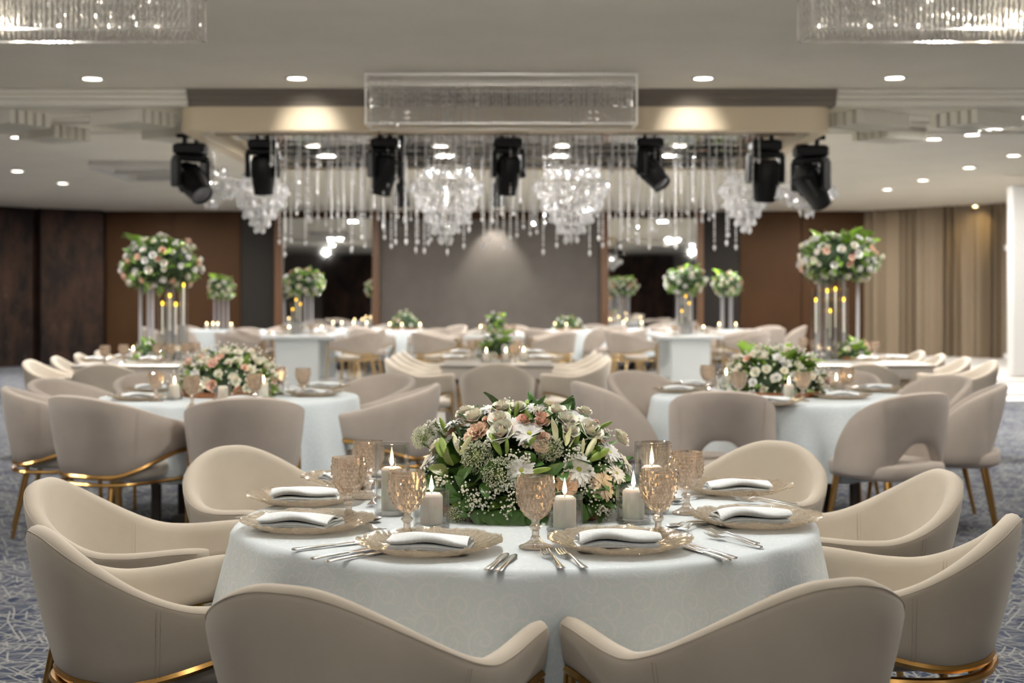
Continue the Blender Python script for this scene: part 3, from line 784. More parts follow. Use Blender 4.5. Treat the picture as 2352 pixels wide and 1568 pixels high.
def fork_mesh():
    h = MB().loft(spline_strip([(-0.10, 0.004, 0.003, 0.003), (-0.095, 0.009, 0.003, 0.004), (-0.07, 0.0075, 0.004, 0.004), (-0.02, 0.0035, 0.009, 0.004), (0.02, 0.003, 0.013, 0.0035), (0.035, 0.005, 0.011, 0.003), (0.045, 0.0115, 0.007, 0.0026), (0.058, 0.0125, 0.005, 0.0022)]), True, True)
    t = MB()
    for k in range(4):
        y = (k - 1.5) * 0.0066
        t.tube([(0.055, y, 0.0054), (0.075, y * 1.02, 0.0065), (0.100, y * 0.96, 0.0115)], [0.0020, 0.0019, 0.0009], 6)
    return h.mesh('fork_handle', M_steel, True, 60), t.mesh('fork_tines', M_steel)
def knife_mesh():
    h = MB().loft(spline_strip([(-0.11, 0.005, 0.004, 0.005), (-0.105, 0.0095, 0.004, 0.006), (-0.06, 0.0075, 0.004, 0.006), (-0.005, 0.0055, 0.004, 0.006), (0.0, 0.0065, 0.004, 0.006)]), True, True)
    b = MB().loft(spline_strip([(-0.002, 0.0055, 0.003, 0.003), (0.03, 0.0095, 0.003, 0.002), (0.08, 0.010, 0.003, 0.002), (0.10, 0.006, 0.003, 0.002), (0.108, 0.001, 0.003, 0.001)]), True, True)
    return h.mesh('knife_handle', M_steel, True, 60), b.mesh('knife_blade', M_steel, True, 60)
def spoon_mesh():
    h = MB().loft(spline_strip([(-0.10, 0.004, 0.003, 0.003), (-0.095, 0.009, 0.003, 0.004), (-0.07, 0.0075, 0.004, 0.004), (-0.02, 0.0035, 0.009, 0.004), (0.03, 0.003, 0.012, 0.0035), (0.045, 0.006, 0.009, 0.003)]), True, True)
    def bowl(u, v):
        th = 2 * PI * u; return (0.07 + 0.030 * v * math.cos(th), 0.0195 * v * math.sin(th), 0.001 + 0.009 * v * v)
    b = MB().grid(bowl, 28, 6); b.grid(lambda u, v: (lambda p: (p[0], p[1], p[2] + 0.0012))(bowl(1 - u, v)), 28, 6)
    return h.mesh('spoon_handle', M_steel, True, 60), b.mesh('spoon_bowl', M_steel, True, 60)
fk, kn, sp_ = fork_mesh(), knife_mesh(), spoon_mesh()
P_fork = [Part('handle', fk[0]), Part('tines', fk[1])]
P_knife = [Part('handle', kn[0]), Part('blade', kn[1])]
P_spoon = [Part('handle', sp_[0]), Part('bowl', sp_[1])]
def flame_mesh():
    return MB().lathe([(0.0003, 0), (0.0035, 0.003), (0.0055, 0.009), (0.0048, 0.018), (0.0026, 0.029), (0.0008, 0.038), (0.0001, 0.041)], 12).mesh('flame', M_flame)
ME_flame = flame_mesh()
def candle_parts(h, r=0.0285, flame=True):
    m = MB().lathe([(0.0005, 0), (r * 0.97, 0), (r, 0.002), (r, h - 0.009), (r * 0.93, h - 0.004), (r * 0.75, h), (r * 0.55, h - 0.001), (0.0005, h - 0.003)], 32).mesh('wax_%d' % int(h * 1000), M_wax)
    ps = [Part('wax', m), Part('wick', MB().tube([(0, 0, h - 0.004), (0.0008, 0, h + 0.008)], 0.0009, 6).mesh('wick', M_wick))]
    if flame: ps.append(Part('flame', ME_flame, (0, 0, h + 0.004), label='bright flame'))
    return ps
P_candle = candle_parts(0.076)
P_candle_unlit = candle_parts(0.076, flame=False)
P_candle_tall = candle_parts(0.115)
def holder(r, h):
    t = 0.0044
    return [Part('wall', MB().lathe([(r, 0.004), (r, h - 0.001), (r - t / 2, h), (r - t, h - 0.001), (r - t, 0.010)], 40).mesh('holder_wall', M_glass)),
            Part('base', MB().lathe([(0.0005, 0.010), (r - t, 0.010), (r, 0.004), (r - 0.003, 0.0), (0.0005, 0.0)], 40).mesh('holder_base', M_base))]
P_holder = holder(0.0455, 0.094)
P_holder_tall = holder(0.0465, 0.19)

# ------------------------------------------------------------------ flowers
M_rose = pbr('cream_rose', (0.91, 0.87, 0.74), 0.6, Subsurface_Weight=0.2, Subsurface_Scale=0.01)
M_blush = pbr('blush_rose', (0.87, 0.60, 0.48), 0.6, Subsurface_Weight=0.2, Subsurface_Scale=0.01)
M_peach = pbr('peach_carnation', (0.88, 0.64, 0.47), 0.65)
M_whitep = pbr('white_petal', (0.86, 0.85, 0.82), 0.6)
M_palepeach = pbr('pale_peach_petal', (0.86, 0.72, 0.56), 0.6)
M_yellow = pbr('yellow_green_disc', (0.50, 0.52, 0.10), 0.8)
M_leaf = pbr('glossy_leaf', (0.07, 0.16, 0.035), 0.32, var=0.35, vscale=25)
M_leaf2 = pbr('fresh_leaf', (0.17, 0.29, 0.05), 0.4, var=0.25, vscale=25)
M_olive = pbr('olive_leaf', (0.18, 0.22, 0.06), 0.4, var=0.25, vscale=25)
M_lime = pbr('lime_bract', (0.26, 0.44, 0.05), 0.45, var=0.2, vscale=20)
M_bud = pbr('lily_bud', (0.24, 0.35, 0.06), 0.45, var=0.3, vscale=3)
M_lily = pbr('open_lily', (0.78, 0.76, 0.48), 0.5)
M_umbel = pbr('umbel_floret', (0.86, 0.87, 0.68), 0.8)
M_breath = pbr('babys_breath', (0.88, 0.84, 0.76), 0.8)
M_stem = pbr('stem', (0.10, 0.19, 0.03), 0.6)
M_wood = pbr('tray_wood', (0.30, 0.11, 0.035), 0.5, var=0.3, vscale=18)
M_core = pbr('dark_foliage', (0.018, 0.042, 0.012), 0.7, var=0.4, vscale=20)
def petal_ring(m, n, r0, r1, h0, h1, wid, curl, ph, nu=4, nv=4, q=None):
    for k in range(n):
        a0 = 2 * PI * k / n + ph; jit = q.uniform(0.9, 1.1) if q else 1
        def f(u, v):
            s = (u - 0.5) * 2
            w = wid * (0.55 + 0.45 * math.sin(min(1.0, v * 1.25) * PI / 2)) * (1 if v < 0.9 else 0.86)
            a = a0 + s * w
            r = (r0 + (r1 - r0) * math.sin(v * PI / 2) + curl * v ** 3) * jit - 0.10 * r1 * s * s * (1 - v * 0.4) * 0
            z = lerp(h0, h1, v ** 0.9) - 0.30 * (h1 - h0) * abs(s) ** 2.2 * v - (0.06 * v ** 6 if curl > 0.05 else 0)
            return (r * math.cos(a), r * math.sin(a), z)
        m.grid(f, nu, nv)
def rose_mesh(name, mt, seed, lo=False):
    q = random.Random(seed); m = MB(); nu, nv = (2, 2) if lo else (5, 5)
    m.lathe([(0.001, 0.2), (0.10, 0.5), (0.12, 0.80), (0.05, 0.84)], 8)
    petal_ring(m, 3, 0.02, 0.17, 0.1, 0.92, 1.25, -0.04, 0.3, nu, nv, q)
    petal_ring(m, 3, 0.05, 0.29, 0.05, 0.92, 1.15, -0.02, 1.3, nu, nv, q)
    petal_ring(m, 4, 0.08, 0.43, 0.0, 0.88, 0.98, 0.02, 0.9, nu, nv, q)
    if not lo: petal_ring(m, 5, 0.12, 0.57, -0.05, 0.80, 0.86, 0.07, 0.2, nu, nv, q)
    petal_ring(m, 5, 0.16, 0.70, -0.1, 0.68, 0.86, 0.16, 0.8, nu, nv, q)
    if not lo: petal_ring(m, 5, 0.2, 0.78, -0.15, 0.48, 0.8, 0.26, 0.1, nu, nv, q)
    return m.mesh(name, mt, True, 180)
ME_rose = [rose_mesh('rose_bloom', M_rose, s) for s in (1, 2)]
ME_blush = rose_mesh('blush_rose_bloom', M_blush, 3)
ME_rose_lo = rose_mesh('rose_bloom_small', M_rose, 4, True); ME_blush_lo = rose_mesh('blush_bloom_small', M_blush, 5, True)
ME_white_lo = rose_mesh('white_bloom_small', M_whitep, 6, True)
def mum_mesh(name, mt, seed, layers=((24, 1.0, 0.08), (24, 0.92, 0.24), (22, 0.76, 0.42), (14, 0.5, 0.6))):
    q = random.Random(seed); m = MB()
    for n, L, el in layers:
        for k in range(n):
            a = 2 * PI * (k + q.uniform(-.25, .25)) / n; l = L * q.uniform(0.85, 1.08); e = el + q.uniform(-.12, .12)
            def f(u, v):
                s = (u - 0.5) * 2; w = 0.125 * math.sin(min(1.0, v * 0.82 + 0.1) * PI) ** 0.7
                r = l * v; z = l * v * math.sin(e) + 0.10 * math.sin(v * PI) - 0.05 * v * v + 0.03 * abs(s)
                return (r * math.cos(a) * math.cos(e * 0.5) - s * w * math.sin(a), r * math.sin(a) * math.cos(e * 0.5) + s * w * math.cos(a), z)
            m.grid(f, 2, 4)
    return m.mesh(name, mt, True, 180)
ME_mum = [mum_mesh('mum_petals', M_whitep, s) for s in (1, 2)]
ME_mum_p = mum_mesh('peach_mum_petals', M_palepeach, 3, ((24, 1.0, 0.05), (24, 0.9, 0.28), (20, 0.75, 0.5), (14, 0.5, 0.8)))
ME_disc_y = MB().ball((0, 0, 0.12), (0.17, 0.17, 0.13), 12, 6).mesh('mum_centre', M_yellow)
def carnation_mesh():
    q = random.Random(8); m = MB()
    for L, el, n in ((0.9, 0.2, 8), (0.8, 0.5, 8), (0.6, 0.85, 7), (0.35, 1.2, 5)):
        for k in range(n):
            a = 2 * PI * k / n + q.uniform(-.2, .2)
            def f(u, v):
                s = (u - 0.5) * 2; w = 0.12 + 0.34 * v; r = L * v * math.cos(el); z = L * v * math.sin(el) + 0.07 * v * math.sin(s * 7 + a)
                return (r * math.cos(a) - s * w * math.sin(a), r * math.sin(a) + s * w * math.cos(a), z)
            m.grid(f, 7, 3)
    return m.mesh('carnation_bloom', M_peach, True, 180)
ME_carn = carnation_mesh()
M_stem2 = pbr('pale_stalk', (0.16, 0.22, 0.05), 0.7)
def fib_(n, zmin=-0.6):
    o = []
    for i in range(n):
        z = 1 - (1 - zmin) * (i + 0.5) / n; a = i * 2.39996; r = math.sqrt(max(0, 1 - z * z)); o.append(Vector((r * math.cos(a), r * math.sin(a), z)))
    return o
def umbel_mesh():
    m, n = MB(), 560
    for i in range(n):
        z = 1 - 1.55 * (i + 0.5) / n; a = i * 2.39996; r = math.sqrt(max(0, 1 - z * z))
        d = (Vector((r * math.cos(a), r * math.sin(a), z)) + Vector((rnd.gauss(0, .05), rnd.gauss(0, .05), rnd.gauss(0, .05)))).normalized()
        L = rnd.uniform(0.78, 1.05); c = d * L
        for k in range(3):
            m.octa(c + Vector((rnd.gauss(0, .03), rnd.gauss(0, .03), rnd.gauss(0, .03))), 0.028, 0.034)
    return m.mesh('umbel_head', M_umbel, True, 180)
ME_umbel = umbel_mesh()
def umbel_core():
    m = MB().ball((0, 0, 0), (0.36, 0.36, 0.36), 10, 8)
    for d in fib_(150): m.tube([d * 0.4, d * 0.9], 0.008, 3, caps=False)
    return m.mesh('umbel_stalks', M_stem2, True, 180)
ME_umbel_core = umbel_core()
def bud_mesh(mt, name, split=False):
    m = MB().lathe([(0.02, 0), (0.07, 0.08), (0.115, 0.3), (0.125, 0.5), (0.105, 0.75), (0.06, 0.92), (0.012, 1.0)], 18, rfun=lambda th, z: 1 + 0.12 * math.cos(3 * th))
    return m.mesh(name, mt)
ME_bud = bud_mesh(M_bud, 'lily_bud')
ME_budpale = bud_mesh(M_lily, 'lily_bud_pale')
def leaf_mesh(name, mt, wide=0.24, fold=0.25, droop=0.25, lobes=False):
    def f(u, v):
        s = (u - 0.5) * 2
        w = wide * math.sin(PI * min(1, v ** 0.75)) ** 0.8 if not lobes else wide * (math.sin(PI * v ** 0.62) ** 0.7) * (1 + 0.18 * math.cos(v * 14))
        return (s * w, v, fold * abs(s) * w - droop * v * v + 0.02 * math.sin(v * 9 + s * 3))
    return MB().grid(f, 6, 10).mesh(name, mt, True, 180)
ME_leaf = [leaf_mesh('leaf', M_leaf), leaf_mesh('leaf_olive', M_olive, 0.30, 0.3, 0.2), leaf_mesh('leaf_fresh', M_leaf2, 0.2, 0.35, 0.3)]
ME_ivy = leaf_mesh('ivy_leaf', M_leaf, 0.42, 0.2, 0.3, True)
ME_lime = leaf_mesh('lime_leaf', M_lime, 0.42, 0.3, 0.35, True)
ME_petal = leaf_mesh('lily_petal', M_lily, 0.2, 0.45, -0.25)
def orient(nrm, spin=0.0):
    return (Vector(nrm).to_track_quat('Z', 'Y').to_matrix().to_4x4() @ Matrix.Rotation(spin, 4, 'Z'))
def breath(spots, name, q, per=16, size=0.0042):
    m = MB(); st = MB()
    for c, nrm, R_ in spots:
        c, nrm = Vector(c), Vector(nrm)
        for i in range(per):
            d = (nrm * q.uniform(0.3, 1.0) + Vector((q.gauss(0, .6), q.gauss(0, .6), q.gauss(0, .6)))).normalized()
            p = c + d * R_ * q.uniform(0.4, 1.0)
            m.ball(p, size * q.uniform(0.7, 1.25), 6, 4)
            st.tube([c - nrm * 0.02, c + (p - c) * 0.5 + Vector((0, 0, 0.002)), p], 0.0005, 3, caps=False)
    return m, st
def leaves_mesh(cloud, q, protos, name):
    """many leaves as one foliage mesh: cloud = [(point, outward, length)]"""
    m = MB(); src = [[(tuple(v.co)) for v in p.vertices] for p in protos]; fs = [[tuple(f.vertices) for f in p.polygons] for p in protos]
    for c, nrm, L in cloud:
        k = q.randrange(len(protos))
        d = (Vector(nrm) + Vector((q.gauss(0, .45), q.gauss(0, .45), q.gauss(0, .35)))).normalized()
        M = Matrix.Translation(c) @ d.to_track_quat('Y', 'Z').to_matrix().to_4x4() @ Matrix.Rotation(q.uniform(-1.2, 1.2), 4, 'Y') @ Matrix.Scale(L, 4)
        m.add(src[k], fs[k], M)
    return m
def fib(n, zmin=-1.0):
    out = []
    for i in range(n):
        z = 1 - (1 - zmin) * (i + 0.5) / n; a = i * 2.39996; r = math.sqrt(max(0, 1 - z * z)); out.append(Vector((r * math.cos(a), r * math.sin(a), z)))
    return out
LEAF_LO = [leaf_mesh('leaf_a', M_leaf, 0.24), leaf_mesh('leaf_b', M_leaf, 0.32, 0.3, 0.15)]
def small_leafsrc():
    def f(wide):
        def g(u, v):
            s = (u - 0.5) * 2; return (s * wide * math.sin(PI * v ** 0.75) ** 0.8, v, 0.25 * abs(s) * wide - 0.2 * v * v)
        return MB().grid(g, 2, 4).mesh('leaf_small', M_leaf)
    return [f(0.22), f(0.3)]
LEAF_S = small_leafsrc()
def bloom_ball(e, c, rad, n, q, zmin=-0.75, size=0.042, mixw=(0.62, 0.2, 0.18), nleaf=150, leafL=0.085, lime=0, squash=1.0, leafmat=M_leaf2):
    """flower head around local point c: foliage core plus single blooms, all parts of thing e"""
    c = Vector(c); R3 = rad if isinstance(rad, (tuple, list)) else (rad, rad, rad)
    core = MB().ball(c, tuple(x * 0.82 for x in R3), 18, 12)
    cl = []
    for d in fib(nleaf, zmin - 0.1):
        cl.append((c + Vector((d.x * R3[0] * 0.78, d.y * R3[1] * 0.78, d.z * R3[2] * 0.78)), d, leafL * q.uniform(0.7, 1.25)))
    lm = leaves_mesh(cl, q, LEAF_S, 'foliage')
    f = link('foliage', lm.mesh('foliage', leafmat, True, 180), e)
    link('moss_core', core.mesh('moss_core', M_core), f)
    for d in fib(n, zmin):
        d = (d + Vector((q.gauss(0, .10), q.gauss(0, .10), q.gauss(0, .10)))).normalized()
        u = q.random(); k = q.uniform(0.90, 1.06)
        p = c + Vector((d.x * R3[0] * k, d.y * R3[1] * k, d.z * R3[2] * k)) - d * size * 0.4
        nm, me = ('cream_rose', ME_rose_lo) if u < mixw[0] else (('blush_rose', ME_blush_lo) if u < mixw[0] + mixw[1] else ('white_bloom', ME_white_lo))
        link(nm, me, e, p, orient(d, q.uniform(0, 6)), size * q.uniform(0.8, 1.2))
    for i in range(lime):
        a = q.uniform(0, 6.28); d = Vector((math.cos(a) * 0.55, math.sin(a) * 0.55 - 0.3, q.uniform(0.25, 1.0))).normalized()
        p = c + Vector((d.x * R3[0] * 0.8, d.y * R3[1] * 0.8, d.z * R3[2] * 0.85))
        M = (d + Vector((q.gauss(0, .3), q.gauss(0, .3), .2))).to_track_quat('Y', 'Z').to_matrix().to_4x4() @ Matrix.Rotation(q.uniform(-.8, .8), 4, 'Y')
        link('lime_leaf', ME_lime, e, p, M, leafL * 1.6 * q.uniform(0.8, 1.2))
# ------------------------------------------------------------------ crystal work overhead
def strand(L, r=0.0135, gap=0.030, drop=True):
    m = MB(); n = max(2, int(L / gap))
    for i in range(n):
        m.octa((0, 0, -gap * (i + 0.5)), r * (1.0 if i % 3 else 0.7), gap * 0.52)
    if drop: m.octa((0, 0, -L - 0.03), r * 1.5, 0.038)
    return m
STR = {L: strand(L).mesh('strand', M_crystal, False) for L in (0.30, 0.45, 0.60, 0.80)}
def many(name, spots, e, cap, rest_builder):
    """up to cap single strands as parts (the first ones), all others as one stuff part"""
    for p, L in spots[:cap]:
        link(name, STR[L], e, p, (0, 0, rnd.uniform(0, 1)), (1, 1, rnd.uniform(0.72, 1.28)))
    if len(spots) > cap:
        m = MB()
        for p, L in spots[cap:]:
            s = STR[L]; m.add([v.co for v in s.vertices], [tuple(f.vertices) for f in s.polygons], Matrix.Translation(p) @ Matrix.Scale(rnd.uniform(0.7, 1.25), 4, (0, 0, 1)))
        o = link(name + '_mass', m.mesh(name + '_mass', M_crystal, False), e); o['kind'] = 'stuff'
# crystal box chandeliers on the tray ceiling
def rod(L=0.36, r=0.008):
    m = MB()
    for i in range(6): m.octa((0, 0, -L * (i + 0.5) / 6), r * (1 if i % 2 else 0.75), L / 12)
    return m
ROD_C = rod().mesh('crystal_rod', M_rod, False); ROD_N = rod().mesh('crystal_rod', M_nearrod, False)
def box_chandelier(cx, y0, label, w=2.28, d=0.42, lit=True):
    ROD = ROD_N if lit else ROD_C
    h = 0.43; e = place([], 'crystal_chandelier', label, 'chandelier', (cx, y0 + d / 2, HT), 0)
    fr = MB()
    for z in (-0.015, -0.10, -h + 0.006):
        t = 0.009
        for y in (-d / 2, d / 2): fr.box((0, y, z), (w, t, t))
        for x in (-w / 2, w / 2): fr.box((x, 0, z), (t, d, t))
    for x in (-w / 2, w / 2):
        for y in (-d / 2, d / 2): fr.box((x, y, -h / 2), (0.016, 0.016, h))
    fr.box((0, 0, -0.008), (w, d, 0.012))
    link('frame', fr.mesh('frame', M_chrome if lit else M_frame, False), e)
    n = 76; spots = []
    for row, y in enumerate((-d / 2 + 0.02, d / 2 - 0.02, -d / 4, 0.0, d / 4)):
        for i in range(n):
            x = -w / 2 + 0.03 + (w - 0.06) * i / (n - 1)
            if abs((cx + x) * F / y0) < 1240: spots.append(Vector((x + rnd.uniform(-.006, .006), y, -0.055 - rnd.choice((0, 0, 0.005, 0.012)))))
    for p in spots[:96]: link('crystal_rod', ROD, e, p, (0, 0, rnd.uniform(0, 1)))
    m = MB()
    for p in spots[96:]:
        m.add([v.co for v in ROD.vertices], [tuple(f.vertices) for f in ROD.polygons], Matrix.Translation(p))
    link('crystal_rod_mass', m.mesh('crystal_rod_mass', M_nearrod if lit else M_rod, False), e)['kind'] = 'stuff'
    if lit:
        me = MB().ball((0, 0, 0), 0.012, 10, 6).mesh('bulb', M_bulb)
        for i in range(16 if lit is True else 0):
            x = -w / 2 + 0.1 + (w - 0.2) * i / 15
            if abs((cx + x) * F / y0) < 1230: link('bulb', me, e, (x, (-1) ** i * 0.06, -0.20 if i % 2 else -0.36))
        l = bpy.data.lights.new('chandelier_and_fill_glow', 'POINT'); l.energy = 5; l.shadow_soft_size = 0.05; l.color = (1, .88, .7)
        o = bpy.data.objects.new('chandelier_and_fill_glow', l); COL.objects.link(o); o.location = (cx, y0 + d / 2, HT - 0.34)
box_chandelier(-2.90, 8.08, 'sparkling crystal box chandelier on the dark-wall side, cut off by the picture edge')
box_chandelier(2.78, 8.08, 'sparkling crystal box chandelier on the curtain side, cut off by the picture edge')
box_chandelier(-0.09, 12.46, 'central crystal box chandelier hanging before the tan canopy', lit=False)

# tan canopy with its curtain of crystal strings
YC0, YC1, CW = 13.52, 17.8, 3.0
cxx = -0.06
can = place([], 'crystal_canopy', 'wide tan ceiling canopy hung with crystal strings over the white dance floor', 'canopy', (cxx, (YC0 + YC1) / 2, 2.85))
def rounded(w, d, r, n=10):
    o = []
    for sx, sy, a0 in ((1, 1, 0), (-1, 1, PI / 2), (-1, -1, PI), (1, -1, 1.5 * PI)):
        for i in range(n + 1):
            a = a0 + PI / 2 * i / n; o.append((sx * (w - r) + r * math.cos(a), sy * (d - r) + r * math.sin(a)))
    return o
dd = (YC1 - YC0) / 2
out, inn = rounded(CW, dd, 0.22), rounded(CW - 0.16, dd - 0.16, 0.12)
fm = MB()
def rg(o, z): return [(x, y, z) for x, y in o]
fm.loft([rg(out, 0.224), rg(out, 0.012), rg(rounded(CW - 0.012, dd - 0.012, 0.21), 0.0), rg(inn, 0.0), rg(inn, 0.10)], True, False)
link('fascia', fm.mesh('fascia', M_fascia, True, 40), can)
b = MB(); b.add(rg(inn, 0.09), [tuple(range(len(inn)))]); b.add(rg(out, 0.222), [tuple(range(len(out)))])
link('mirror_panel', b.mesh('mirror_panel', M_softmirror, False), can)
b = MB()
for y in (-1.6, 0.6, 1.85): b.box((0, y, 0.05), (2 * CW - 0.5, 0.05, 0.06))
for x, y, t_ in ((1012, 336, 'over the dark-wall basket chandelier'), (1292, 336, 'over the curtain-side basket chandelier'), (720, 336, 'added on its dark-wall half'), (1560, 336, 'added on its curtain half')):  # the last two lamps are added to brighten the crystal strings
    p = at(x, y, F * (2.93 - CAMH) / (HOR - y)); place([Part('trim_ring', ME_ring), Part('lens', ME_disc)], 'downlight', 'small downlight in the mirrored underside of the canopy, ' + t_, 'ceiling light', (p.x, p.y, 2.938), 0, 'canopy downlights')
    area('downlight_and_fill_glow', (p.x, p.y, 2.91), 34, 0.16, spread=PI)
link('strand_rail', b.mesh('strand_rail', M_chrome, False), can)
spots = []
for i in range(58):
    x = -CW + 0.75 + (2 * CW - 1.35) * i / 57
    c = abs(x)
    L = rnd.choice((0.45, 0.6, 0.6, 0.8) if i % 3 else (0.3, 0.45)); spots.append((Vector((x + rnd.uniform(-.03, .03), -1.6 + rnd.uniform(-.06, .06), 0.03)), L))
for i in range(46):
    x = -CW + 0.35 + (2 * CW - 0.7) * i / 45
    spots.append((Vector((x + rnd.uniform(-.03, .03), 0.6 + rnd.uniform(-.08, .08), 0.03)), rnd.choice((0.6, 0.8, 0.8, 0.45))))
for i in range(70):
    x = -CW + 0.3 + (2 * CW - 0.6) * i / 69
    spots.append((Vector((x, 1.85 + rnd.uniform(-.08, .08), 0.03)), rnd.choice((0.6, 0.8, 0.8))))
many('crystal_strand', spots, can, 98, None)

ME_drop = MB().add(*(lambda m: (m.v, m.f))(MB().octa((0, 0, 0), 0.016, 0.045))).mesh('crystal_drop', M_crystal, False)
ME_pear = MB().lathe([(0.002, 0.03), (0.006, 0.01), (0.018, -0.015), (0.017, -0.03), (0.002, -0.045)], 7).mesh('pear_drop', M_crystal, False)
def chandelier(p, label, ztop, zbot, R, arms=False):
    e = place([], 'hanging_chandelier', label, 'chandelier', (p.x, p.y, ztop), 0)
    H = ztop - zbot; fr = MB()
    fr.tube([(0, 0, 2.86 - ztop), (0, 0, -H * 0.55)], 0.012, 8)
    tiers = [(0.0, R * 0.62, 12), (-H * 0.22, R, 18), (-H * 0.46, R * 0.78, 15), (-H * 0.64, R * 0.55, 12), (-H * 0.80, R * 0.34, 8), (-H * 0.93, R * 0.14, 4)]
    if arms: tiers = [(0.0, R * 0.4, 8), (-H * 0.35, R, 18), (-H * 0.55, R * 0.6, 12), (-H * 0.8, R * 0.2, 4)]
    for z, r, n in tiers:
        fr.tube([(r * math.cos(2 * PI * i / 24), r * math.sin(2 * PI * i / 24), z) for i in range(25)], 0.008, 5)
        for i in range(0, n, 3):
            a = 2 * PI * i / n; fr.tube([(0, 0, z - 0.04), (r * 0.5 * math.cos(a), r * 0.5 * math.sin(a), z - 0.07), (r * math.cos(a), r * math.sin(a), z)], 0.005, 5)
    link('frame', fr.mesh('frame', M_chrome), e)
    l = bpy.data.lights.new('chandelier_and_fill_glow', 'POINT'); l.energy = 1.2; l.shadow_soft_size = 0.03; l.color = (1, .95, .88)
    o = bpy.data.objects.new('chandelier_and_fill_glow', l); COL.objects.link(o); o.location = (p.x, p.y, ztop - H * 0.3)
    k = 0
    for z, r, n in tiers:
        for i in range(n):
            a = 2 * PI * (i + rnd.uniform(-.2, .2)) / n
            link('crystal_drop', ME_pear if (k % 2) else ME_drop, e, (r * math.cos(a), r * math.sin(a), z - 0.05), (rnd.uniform(-.2, .2), rnd.uniform(-.2, .2), rnd.uniform(0, 3)), rnd.uniform(1.2, 1.8)); k += 1
    m = MB()
    for j in range(len(tiers) - 1):
        z0, r0, n0 = tiers[j]; z1, r1, n1 = tiers[j + 1]
        for i in range(n0 * 2):
            a = 2 * PI * i / (n0 * 2)
            for s_ in range(5):
                u = (s_ + 0.5) / 5; r = lerp(r0, r1, u) ; z = lerp(z0, z1, u) - 0.05 * math.sin(PI * u)
                m.octa((r * math.cos(a), r * math.sin(a), z), 0.011, 0.016)
    link('bead_chain_mass', m.mesh('bead_chain_mass', M_crystal, False), e)['kind'] = 'stuff'
def zpx(y, d): return CAMH - (y - HOR) * d / F
for x, yt, yb, Y, R_, s, arms in ((1025, 385, 545, 15.6, 0.38, 'basket-shaped crystal chandelier on the dark-wall side of the centre moving spotlight', 0),
                                  (1312, 385, 545, 15.6, 0.40, 'basket-shaped crystal chandelier on the curtain side of the centre moving spotlight', 0),
                                  (597, 400, 522, 16.4, 0.30, 'small basket crystal chandelier under the canopy before the dark-wall mirror', 0),
                                  (1712, 400, 520, 16.4, 0.28, 'small basket crystal chandelier under the canopy above the curtain-side pedestal table', 0),
                                  (488, 385, 470, 15.2, 0.32, 'wide crystal chandelier under the dark-wall corner of the canopy', 1),
                                  (1852, 395, 495, 15.2, 0.30, 'wide crystal chandelier with one long pendant under the curtain-side corner of the canopy', 1)):
    p = at(x, 400, Y); chandelier(p, s, zpx(yt, Y), zpx(yb, Y), R_, arms)

# moving-head spotlights
def head_parts(tilt, pan):
    base = MB().box((0, 0, -0.05), (0.27, 0.22, 0.10), None, 0.02); 
    clamp = MB().box((-0.05, 0, 0.04), (0.03, 0.06, 0.09)).box((0.05, 0, 0.04), (0.03, 0.06, 0.09)).tube([(-0.12, 0, 0.07), (0.12, 0, 0.07)], 0.02, 8)
    P = Matrix.Rotation(pan, 4, 'Z')
    yoke = MB().box((0, 0, -0.125), (0.31, 0.12, 0.05), P, 0.012).box((-0.145, 0, -0.25), (0.045, 0.12, 0.25), P, 0.012).box((0.145, 0, -0.25), (0.045, 0.12, 0.25), P, 0.012)
    T = P @ Matrix.Translation((0, 0, -0.31)) @ Matrix.Rotation(tilt, 4, 'X')
    hd = MB().lathe([(0.001, 0.15), (0.09, 0.145), (0.112, 0.10), (0.118, 0.0), (0.112, -0.10), (0.095, -0.20), (0.10, -0.225), (0.085, -0.228), (0.084, -0.21)], 20, T)
    for k in range(4): hd.box((0.10 * math.cos(k * PI / 2 + PI / 4), 0.10 * math.sin(k * PI / 2 + PI / 4), 0.03), (0.05, 0.05, 0.2), T, 0.01)
    ln = MB().lathe([(0.001, -0.205), (0.05, -0.208), (0.086, -0.214)], 20, T)
    return [Part('clamp', clamp.mesh('clamp', M_black, False)), Part('base', base.mesh('base', M_black, True)), Part('yoke', yoke.mesh('yoke', M_black, True)),
            Part('head', hd.mesh('head', M_black, True), subs=[Part('lens', ln.mesh('lens', M_lens), label='dark glass lens')])]
for x, y, Y, tilt, pan, s, scl in ((438, 310, 14.6, -0.9, 0.8, 'black moving spotlight at the dark-wall end of the canopy, tipped sideways', 1.15),
                               (604, 305, 14.2, 0.25, 0.0, 'black moving spotlight second from the dark-wall end, facing forward', 0.98),
                               (884, 308, 14.1, 0.35, 0.6, 'black moving spotlight between the box chandelier corner and a crystal basket', 1.0),
                               (1167, 305, 14.1, 0.3, 0.3, 'black moving spotlight at the centre of the canopy front', 1.0),
                               (1492, 300, 14.1, -0.75, 0.9, 'black moving spotlight tipped towards the dark wall on the curtain half of the canopy', 0.95),
                               (1758, 298, 14.3, 0.2, 0.2, 'black moving spotlight second from the curtain end, over a small crystal basket', 1.1),
                               (1862, 330, 14.8, 0.8, -0.8, 'black moving spotlight at the curtain end of the canopy, tipped sideways', 1.2)):
    p = at(x, y, Y); place(head_parts(tilt, pan), 'moving_head_spotlight', s, 'stage light', (p.x, p.y, 2.845), 0, 'moving spotlights along the canopy', scl)
